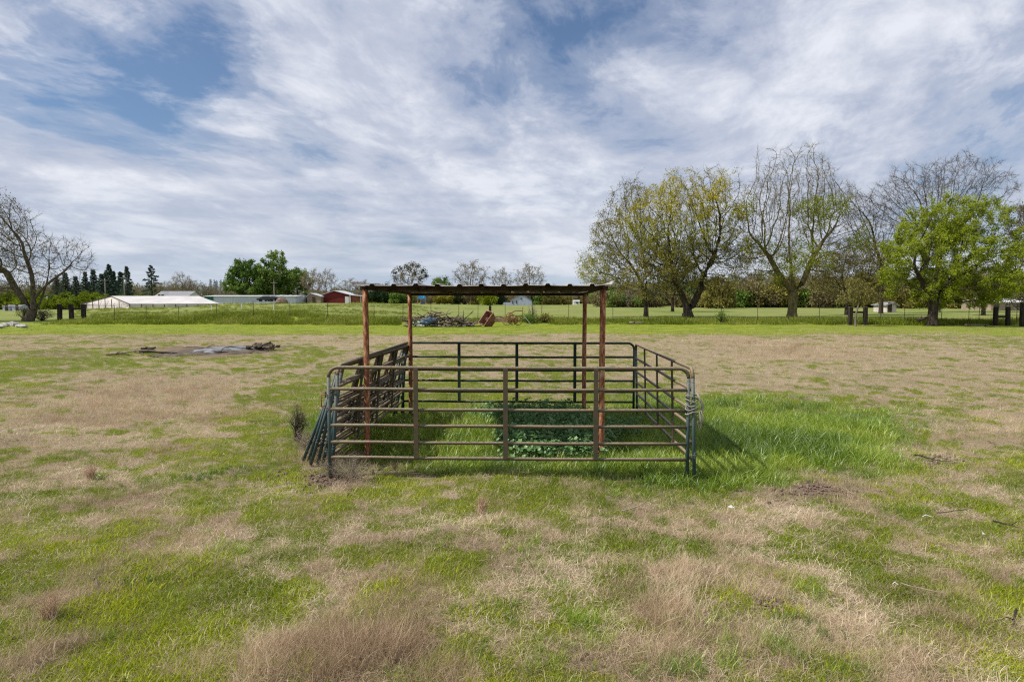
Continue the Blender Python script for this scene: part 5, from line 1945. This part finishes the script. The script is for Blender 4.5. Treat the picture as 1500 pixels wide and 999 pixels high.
patch('burnt_soil', 'charred black brown soil around the ash of an old burn pile', M['char'],
      ring_px([(215, 520), (250, 514), (300, 509), (340, 506), (395, 504), (402, 511), (385, 517), (320, 519), (270, 521)]), .012, 3, .05, 'structure')
patch('ash', 'thin bed of white and grey ash left by a burn pile', M['ash'],
      ring_px([(272, 516), (300, 512), (340, 508), (378, 507), (384, 511), (350, 515), (300, 518)]), .055, 4, .05)
for i, (x, y, L, r, rz_, lab) in enumerate(((218, 516, .6, .11, .3, 'charred dark log end on the left of the burnt patch'), (300, 510, 2.0, .05, .1, 'thin charred branch behind the ash bed'),
        (195, 520, 1.8, .05, .15, 'pale thin branch lying left of the burnt patch'), (176, 522, 1.2, .03, -.1, 'bleached twig at the far left end of the burnt patch'),
        (232, 518, 1.6, .06, .05, 'charred branch between the log end and the ash'), (384, 510, .9, .09, 1.0, 'charred root ball piece at the right end of the ash'),
        (390, 512, .8, .07, -.7, 'dark burnt stick crossing at the right end of the ash'), (400, 511, .8, .04, .3, 'bleached upright twig right of the burnt patch'),
        (410, 509, .7, .03, -.3, 'second bleached twig right of the burnt patch'), (340, 517, 1.5, .04, 0.05, 'thin dark stick along the near edge of the ash'))):
    o = mk('burnt_branch', stick_mesh(L, r, 80 + i, M['darklog'] if 'ed' in lab.split()[0] or 'dark' in lab else M['stick'], forks=2, bend=.12))
    q = G(x, y)
    o.location = (q.x, q.y, float(height(q.x, q.y)) + r * .7 + .05)
    o.rotation_euler = (random.uniform(-.2, .2), random.uniform(-.04, .04) if 'upright' not in lab else -.7, rz_)
    tag(o, lab, 'branch')
cl = []
for k in range(60):
    q = G(384 + random.gauss(0, 9), 512 + random.gauss(0, 1.2))
    cl.append((q.x, q.y, .08 + random.random() * .14, random.uniform(.04, .14)))
o = mk('charred_debris', lumps('charred_debris', M['char'], cl, 12))
tag(o, 'heap of charred debris at the right end of the ash bed', kind='stuff')

# ------------------------------------------------------------------ soil clods, sticks and scraps in the near field
def clods(x, y, rx, ry, n, label, rmax=.05, seed=0):
    rs = random.Random(seed)
    L_ = []
    for k in range(n):
        q = G(x + rs.gauss(0, rx * .62), y + rs.gauss(0, ry * .62))
        r = rs.uniform(.25, 1) ** 2 * rmax * .62
        L_.append((q.x, q.y, float(height(q.x, q.y)) + r * .25 + .005, r))
    o = mk('dirt_and_shade', lumps('dirt_and_shade', M['soil'], L_, seed, .75, 6, 4, .3))
    tag(o, label, kind='stuff')


clods(472, 702, 52, 12, 260, 'crumbled reddish soil at the foot of the leaning panels', .05, 1)
clods(1190, 716, 60, 12, 260, 'disturbed brown soil among straw right of the pen', .045, 2)
clods(1135, 886, 24, 9, 90, 'small patch of bare clods in the straw at lower right', .035, 3)
clods(155, 861, 26, 5, 60, 'small strip of bare clods in the green at lower left', .03, 4)
clods(1372, 672, 40, 9, 160, 'dark trampled soil at the right end of the lush grass', .04, 5)
clods(1035, 636, 16, 22, 140, 'dark clods laid as painted shadow hard by the right side panel', .05, 6)  # dark clods stand in for the pen's shadow here

sticks = [((1238, 714), (1258, 734), .006, 'bleached stick lying right of the disturbed soil'), ((1320, 857), (1385, 878), .005, 'long pale weed stem crossing the grass at lower right'),
          ((1210, 882), (1225, 896), .006, 'short pale stick in the straw at lower right'), ((1488, 905), (1494, 940), .010, 'curved grey branch at the lower right edge'),
          ((1372, 750), (1425, 752), .006, 'long dark twig lying flat at the right'), ((1385, 738), (1415, 731), .006, 'short pale curved stick right of the lush patch'),
          ((955, 610), (1060, 600), .0, ''), ((1340, 670), (1400, 682), .012, 'dark weathered branch at the right end of the lush grass'),
          ((1270, 592), (1330, 602), .008, 'pale thin stick on the tan grass beyond the lush patch'), ((910, 748), (985, 738), .007, 'thin reddish stick in front of the right half of the pen'),
          ((360, 622), (385, 617), .007, 'pale stick on the green patch left of the pen'), ((1455, 765), (1500, 778), .010, 'grey branch by the right edge')]
for i, ((xa, ya), (xb, yb), r, lab) in enumerate(sticks):
    if not lab:
        continue
    a, c = G(xa, ya), G(xb, yb)
    L = (c - a).length
    o = mk('stick', stick_mesh(L, r, 120 + i, M['darklog'] if ('dark' in lab or 'grey' in lab) else M['stick'], forks=1, bend=.16))
    m_ = (a + c) / 2
    o.location = (m_.x, m_.y, float(height(m_.x, m_.y)) + .055)
    o.rotation_euler = (0, 0, math.atan2(c.y - a.y, c.x - a.x))
    tag(o, lab, 'stick')
for i, (x, y, s, lab) in enumerate(((1071, 745, .05, 'white scrap by the disturbed soil'), (1357, 758, .05, 'white scrap lying right of the disturbed soil'), (1311, 858, .025, 'white flake at the end of the long pale stem'), (145, 706, .04, 'small white scrap in the left pasture'),
                                    (328, 670, .035, 'small white scrap left of the stacked panels'), (1440, 783, .04, 'pale chip near the right edge'), (664, 476, .12, 'white scrap on the mown strip below the brush pile'), (674, 485, .14, 'pale scrap on the mown strip in front of the brush pile'))):
    q = G(x, y)
    b = MB()
    a = random.random() * 3
    b.add([(-s, 0, 0), (0, -s * .5, .012), (s * .8, 0, .004), (0, s * .45, .02), (-s, 0, -.004), (0, -s * .5, .006), (s * .8, 0, -.002), (0, s * .45, .014)],
          [(0, 1, 2, 3), (7, 6, 5, 4), (0, 4, 5, 1), (1, 5, 6, 2), (2, 6, 7, 3), (3, 7, 4, 0)])
    o = b.build('paper_scrap', M['scrap'])
    o.location = (q.x, q.y, float(height(q.x, q.y)) + .06 + s * .1)
    o.rotation_euler = (.4, .2, a)
    tag(o, lab, 'scrap')

# ------------------------------------------------------------------ buildings
def gable(name, label, x0, x1, yb, ye, yr, Y, depth, wallm, roofm, cat='building', sidem=None, over=.3, ridge=.5, gable_front=True, zb=None):
    """front wall from photo x0..x1 at distance Y; eaves at photo ye, ridge at yr; gable end faces the camera unless gable_front is False"""
    a, c = P(x0, yb, Y), P(x1, yb, Y)
    g = float(height((a.x + c.x) / 2, Y)) if zb is None else zb
    W = c.x - a.x
    He = P(x0, ye, Y).z - g
    Hr = P(x0, yr, Y).z - g
    t = thing(name, label, cat, (a.x, Y, g))
    b = MB()
    if gable_front:
        xr = W * ridge
        b.add([(0, 0, -.5), (W, 0, -.5), (W, 0, He), (xr, 0, Hr), (0, 0, He), (0, depth, -.5), (W, depth, -.5), (W, depth, He), (xr, depth, Hr), (0, depth, He)],
              [(0, 1, 2, 3, 4), (9, 8, 7, 6, 5), (1, 6, 7, 2), (5, 0, 4, 9)])
    else:
        b.add([(0, 0, -.5), (W, 0, -.5), (W, 0, He), (0, 0, He), (0, depth, -.5), (W, depth, -.5), (W, depth, He), (0, depth, He), (0, depth / 2, Hr), (W, depth / 2, Hr)],
              [(0, 1, 2, 3), (7, 6, 5, 4), (1, 5, 6, 9, 2), (4, 0, 3, 8, 7)])
    b.build('wall', wallm, t)
    for s in (0, 1):
        b = MB()
        th = .12
        if gable_front:
            xr = W * ridge
            xe = -over if s == 0 else W + over
            sl = (Hr - He) / (xr if s == 0 else (W - xr))
            ze = He - over * sl
            v = [(xe, -over, ze), (xr, -over, Hr), (xr, depth + over, Hr), (xe, depth + over, ze)]
        else:
            yy = -over if s == 0 else depth + over
            sl = (Hr - He) / (depth / 2)
            ze = He - over * sl
            v = [(-over, yy, ze), (W + over, yy, ze), (W + over, depth / 2, Hr), (-over, depth / 2, Hr)]
        v = [(p[0], p[1], p[2] + .01) for p in v]
        vt = [(p[0], p[1], p[2] + th) for p in v]
        b.add(v + vt, [(0, 1, 2, 3), (7, 6, 5, 4), (0, 4, 5, 1), (1, 5, 6, 2), (2, 6, 7, 3), (3, 7, 4, 0)])
        b.build('roof', roofm, t)
    return t, W, He, Hr, g


def part_box(t, name, mat, c, s):
    b = MB(); b.box(c, s); return b.build(name, mat, t)


# greenhouse: low film-covered gable, long side running right
def greenhouse():
    Y = 118
    z0 = .55
    A = P(129, 452, Y + 2)
    Bp = P(200, 445, Y - 6)
    t = thing('greenhouse', 'long low white film greenhouse behind the bank on the left', 'greenhouse', (0, 0, 0))
    fl, fr_ = Vector((A.x, Y, z0)), Vector((Bp.x, Y - 8, z0))
    zt_l, zt_r = P(131, 446, Y).z, P(200, 446, Y - 8).z
    ap = P(163, 434.5, Y - 4)
    run = Vector((13.2, 3.0, 0))
    L1 = [Vector((fl.x, fl.y, z0)), Vector((fr_.x, fr_.y, z0)), Vector((fr_.x, fr_.y, zt_r)), Vector((ap.x, Y - 4, ap.z)), Vector((fl.x, fl.y, zt_l))]
    b = MB(); b.add(L1 + [p + run for p in L1], [(0, 1, 2, 3, 4), (9, 8, 7, 6, 5), (1, 6, 7, 2), (5, 0, 4, 9)])
    b.build('film_wall', M['filmwall'], t)
    up = Vector((0, 0, .05))
    for i, j in ((2, 3), (3, 4)):
        b = MB()
        v = [L1[i] + up, L1[j] + up, L1[j] + run + up, L1[i] + run + up]
        b.add(v + [q + up for q in v], [(0, 1, 2, 3), (7, 6, 5, 4), (0, 4, 5, 1), (1, 5, 6, 2), (2, 6, 7, 3), (3, 7, 4, 0)])
        b.build('roof', M['whiteshell'], t)
    for f in (.0, .13, .26, .39, .52, .65, .80, 1.0):
        q = L1[0].lerp(L1[1], f)
        base = L1[4].lerp(L1[3], f / .48) if f < .48 else L1[3].lerp(L1[2], (f - .48) / .52)
        b = MB(); b.box((q.x, q.y - .06, (z0 + base.z) / 2), (.09, .06, base.z - z0)); b.build('frame_post', M['tpost'], t)
    a, c = L1[4].copy(), L1[2].copy()
    b = MB(); b.tube([a + Vector((0, -.1, 0)), c + Vector((0, -.1, 0))], .04, 5); b.build('tie_rail', M['tpost'], t)
    b = MB(); b.tube([L1[4] + Vector((0, -.1, .08)), L1[3] + Vector((0, -.1, .08)), L1[2] + Vector((0, -.1, .08))], .05, 5); b.build('hoop', M['tpost'], t)
    for k in range(1, 9):
        q = L1[1] + run * k / 8
        b = MB(); b.box((q.x + .06, q.y - .06, (z0 + zt_r) / 2), (.09, .06, zt_r - z0)); b.build('frame_post', M['tpost'], t)


greenhouse()
# long white shed
t, W, He, Hr, g = gable('long_shed', 'long low white metal shed behind the bank, left of the oaks', 300, 433, 447, 434.5, 433.2, 190, 14, M['whitewall'], M['whiteroof'], gable_front=False)
for k in range(5):
    part_box(t, 'panel_joint', M['trim'], (W * (k + .5) / 5, -.03, He / 2), (.12, .05, He))
part_box(t, 'shade_cloth', M['greendark'], (1.2, -.1, He * .72), (2.6, .1, He * .5))
part_box(t, 'vent', M['trim'], (W * .83, 1.5, He + .3), (.8, .8, .3))
part_box(t, 'vent', M['trim'], (W * .93, 1.5, He + .3), (.8, .8, .3))
# grey roofed house
t, W, He, Hr, g = gable('house', 'grey roofed house with a small white gable behind the greenhouse', 228, 276, 447, 434, 427, 205, 9, M['trim'], M['greyroof'], gable_front=False)
t2 = MB(); t2.add([(0.6, -1.0, He - .3), (3.9, -1.0, He - .3), (2.25, -1.0, Hr + .05), (.6, 2.5, He - .3), (3.9, 2.5, He - .3), (2.25, 4.5, Hr + .05)], [(0, 1, 2), (0, 2, 5, 3), (1, 4, 5, 2), (3, 4, 1, 0)])
t2.build('dormer', M['trim'], t)
for x in (1.7, 2.7):
    part_box(t, 'window', M['darkglass'], (x, -1.04, He + .25), (.7, .06, .6))
# red barn
t, W, He, Hr, g = gable('red_barn', 'red barn with a shallow white roof and right wing painted as sunlit', 472, 513, 447, 432.2, 426.3, 200, 12, M['redwall'], M['whiteroof'], over=.35, ridge=.44)
part_box(t, 'corner_trim', M['trim'], (-.05, -.12, He / 2), (.3, .1, He))
part_box(t, 'corner_trim', M['trim'], (W, -.14, He / 2), (.3, .1, He))
part_box(t, 'door', M['trim'], (W - .9, -.10, .95), (1.1, .12, 2.0))
b = MB(); hh = He - .15
b.add([(W + .05, .3, -.4), (W + 3.1, .3, -.4), (W + 3.1, .3, hh - .25), (W + .05, .3, hh), (W + .05, 10, -.4), (W + 3.1, 10, -.4), (W + 3.1, 10, hh - .25), (W + .05, 10, hh)], [(0, 1, 2, 3), (1, 5, 6, 2), (7, 6, 5, 4)])
b.build('side_wing', M['redside'], t)
b = MB(); b.add([(W - .1, -.2, hh + .08), (W + 3.4, -.2, hh - .22), (W + 3.4, 10.3, hh - .22), (W - .1, 10.3, hh + .08), (W - .1, -.2, hh + .2), (W + 3.4, -.2, hh - .1), (W + 3.4, 10.3, hh - .1), (W - .1, 10.3, hh + .2)],
      [(0, 3, 2, 1), (4, 5, 6, 7), (0, 1, 5, 4), (1, 2, 6, 5), (2, 3, 7, 6), (3, 0, 4, 7)])
b.build('wing_roof', M['whiteroof'], t)
part_box(t, 'corner_trim', M['trim'], (W + 3.12, .2, hh / 2 - .1), (.22, .1, hh - .2))
# tan shed
t, W, He, Hr, g = gable('small_shed', 'small tan shed with a pale roof between the palm and the red barn', 450, 470, 447, 434.5, 430, 197, 6, M['tanwall'], M['whiteroof'], gable_front=True, ridge=.25)
part_box(t, 'door', M['beam'], (W * .5, -.05, .9), (.9, .08, 1.8))
# white gabled house
t, W, He, Hr, g = gable('white_house', 'pale blue white gabled house seen under the middle of the roof', 748, 779, 448, 440.5, 431.5, 180, 9, M['bluewall'], M['greyroof'], over=.15, ridge=.53)
part_box(t, 'lean_to', M['bluewall'], (-.95, 1.5, (He - .5) / 2), (1.85, 3, He - .5))
part_box(t, 'vent', M['darkglass'], (W * .5, -.05, Hr - 1.1), (.3, .06, .35))
part_box(t, 'window', M['darkglass'], (W * .28, -.05, .9), (.25, .06, .8))
part_box(t, 'window', M['darkglass'], (W * .1, -.05, .8), (.2, .06, .8))
# pinkish shed and outbuildings right
t, W, He, Hr, g = gable('small_shed', 'weathered pinkish shed behind the slender dark trunked tree', 955, 975, 448, 437, 434.5, 185, 6, M['filmwall'], M['greyroof'], gable_front=False)
part_box(t, 'door', M['beam'], (W * .35, -.05, .9), (.9, .08, 1.7))
t, W, He, Hr, g = gable('small_shed', 'dark open fronted shed joined right of the pinkish shed', 976, 990, 448, 438, 435.5, 186, 5, M['tanwall'], M['greyroof'], gable_front=False)
part_box(t, 'shade_panel', M['darkglass'], (W * .5, -.05, .9), (1.8, .08, 1.7))  # dark sheet standing in for the shade inside the open front
t, W, He, Hr, g = gable('small_shed', 'small white hut right of the hedge, left of the right rear post', 840, 849, 447, 441.5, 440.5, 188, 2.5, M['trim'], M['trim'], gable_front=False, over=.08)
part_box(t, 'window', M['darkglass'], (W * .6, -.04, .6), (.5, .06, .4))
t, W, He, Hr, g = gable('small_shed', 'small white shed glimpsed left of the bright green tree', 1299, 1313, 456, 447, 444, 108, 4, M['filmwall'], M['greyroof'], ridge=.7)
part_box(t, 'door', M['beam'], (W * .3, -.05, .8), (.6, .08, 1.5))
t, W, He, Hr, g = gable('small_house', 'tan and white house top showing above the board fence', 1231, 1246, 447, 437.5, 435, 170, 6, M['tanwall'], M['whiteroof'], gable_front=False)
part_box(t, 'window', M['darkglass'], (W * .6, -.05, He - .7), (.7, .06, .5))
t, W, He, Hr, g = gable('long_shed', 'long white roofed shed behind the trees at the right edge', 1452, 1500, 452, 443, 438, 120, 8, M['tanwall'], M['whiteroof'], gable_front=False)
for k in range(3):
    part_box(t, 'window', M['darkglass'], (W * (k + .5) / 3, -.05, He * .6), (.8, .06, .6))
# white caravans half seen at left between trees
for i, (xa, xb, lab) in enumerate(((4, 14, 'small grey outbuilding low behind the gnarled tree, left one'), (18, 30, 'small white outbuilding low behind the gnarled tree, right one'))):
    t, W, He, Hr, g = gable('small_shed', lab, xa, xb, 455, 449.5, 448, 122, 3, M['whitewall'], M['greyroof'], gable_front=False, over=.1)
    part_box(t, 'door', M['beam'], (W * .6, -.04, .6), (.5, .06, 1.2))
# stall with bright blue cover
q = P(611, 448, 178)
t = thing('stall', 'small open stall with a bright blue cover beside the left rear post', 'stall', (q.x, 178, float(height(q.x, 178))))
b = MB(); b.add([(0, 0, 1.4), (2.3, 0, 1.4), (2.3, 2, 1.4), (0, 2, 1.4), (.45, .5, 2.3), (1.8, .5, 2.3), (1.8, 1.5, 2.3), (.45, 1.5, 2.3)], [(0, 1, 5, 4), (1, 2, 6, 5), (2, 3, 7, 6), (3, 0, 4, 7), (4, 5, 6, 7), (3, 2, 1, 0)])
b.build('cover', M['brightblue'], t)
for x in (.1, .9, 2.2):
    part_box(t, 'post', M['rustlight'], (x, .1, .7), (.2, .15, 1.4))
part_box(t, 'counter', M['bluetarp'], (1.5, .6, .5), (1.1, 1, 1.0))
# board fence on the right: each board a part
bf = thing('board_fence', 'weathered board fence behind the field right of the tall bare tree', 'fence', (0, 0, 0))
a, c = P(1198, 447, 160), P(1305, 447, 150)
ga = float(height(a.x, 160))
n = 60
bb = MB(); bb.box((0, 0, .85), ((c.x - a.x) / n * .93, .05, 1.7))
bme = bb.mesh('board', M['fenceboard'])
for i in range(n):
    f = (i + .5) / n
    o = mk('board', bme, bf)
    o.location = (a.x + (c.x - a.x) * f, 160 - 10 * f + random.uniform(-.015, .015), ga + random.uniform(-.05, .05))
    o.rotation_euler = (0, 0, math.atan2(-10, c.x - a.x))
# utility poles
pole0 = None
for i, (x, yt, Y, lab) in enumerate(((183, 404, 165, 'wooden utility pole with transformer in front of the conifers'), (155, 408, 175, 'plain wooden utility pole left of the transformer pole'), (402, 412, 200, 'thin utility pole in front of the tallest oak'))):
    q = P(x, 447, Y)
    g = float(height(q.x, Y))
    H = P(x, yt, Y).z - g
    t = thing('utility_pole', lab, 'pole', (q.x, Y, g))
    b = MB(); b.tube([(0, 0, -.3), (0, 0, H)], [.15, .11], 8); b.build('pole', M['pole'], t, True)
    b = MB(); b.box((0, -.14, H - .5), (2.0, .1, .12)); b.build('crossarm', M['pole'], t)
    if i == 0:
        b = MB(); b.tube([(.32, -.05, H - 2.0), (.32, -.05, H - 1.0)], .24, 10); b.build('transformer', M['whitewall'], t, True)
# cars by the long shed
def car(x, Y, label, paint, rz_=0.0):
    q = P(x, 448, Y)
    t = thing('parked_car', label, 'car', (q.x, Y, float(height(q.x, Y)) + .75), rz_)
    prof_ = [(-2.1, .35), (-2.15, .75), (-1.3, .9), (-.7, 1.4), (.8, 1.42), (1.5, .95), (2.1, .85), (2.15, .4)]
    b = MB()
    n = len(prof_)
    b.add([(x_, -.85 + (.12 if z_ > 1.2 else 0), z_) for x_, z_ in prof_] + [(x_, .85 - (.12 if z_ > 1.2 else 0), z_) for x_, z_ in prof_],
          [tuple(range(n)), tuple(range(2 * n - 1, n - 1, -1))] + [(i, i + n, (i + 1) % n + n, (i + 1) % n) for i in range(n)])
    b.build('body', paint, t)
    b = MB(); b.add([(-1.15, -.86, .95), (1.3, -.86, .97), (.75, -.80, 1.33), (-.65, -.80, 1.32)], [(0, 1, 2, 3)])
    b.add([(-1.15, -.84, .95), (1.3, -.84, .97), (.75, -.78, 1.33), (-.65, -.78, 1.32)], [(3, 2, 1, 0)])
    b.build('side_window', M['darkglass'], t)
    for sx in (-1.3, 1.3):
        for sy in (-.8, .8):
            b = MB(); b.tube([(sx, sy - .1, .34), (sx, sy + .1, .34)], .34, 12); b.build('wheel', M['rubber'], t)
    return t


car(390, 170, 'dark parked car in front of the white shed, left one', M['carpaint'], .2)
car(399, 172, 'dark parked pickup like car in front of the white shed, right one', M['carpaint'], -.1)
o = mk('soil_heap', lumps('soil_heap', M['soil'], [(0, 0, 0, 1.6)], 44, .75, 12, 6, .1))
q = P(413, 446, 170); o.location = (q.x, 170, float(height(q.x, 170)) + .7)
tag(o, 'dark brown heap of soil right of the parked cars', 'heap')

SC.cycles.use_denoising = False
SC.cycles.filter_width = 1.2
SC.cycles.max_bounces = 6
SC.cycles.transparent_max_bounces = 4
print('objects', len(bpy.data.objects), 'tris', sum(len(m.loops) - 2 * len(m.polygons) for m in bpy.data.meshes))
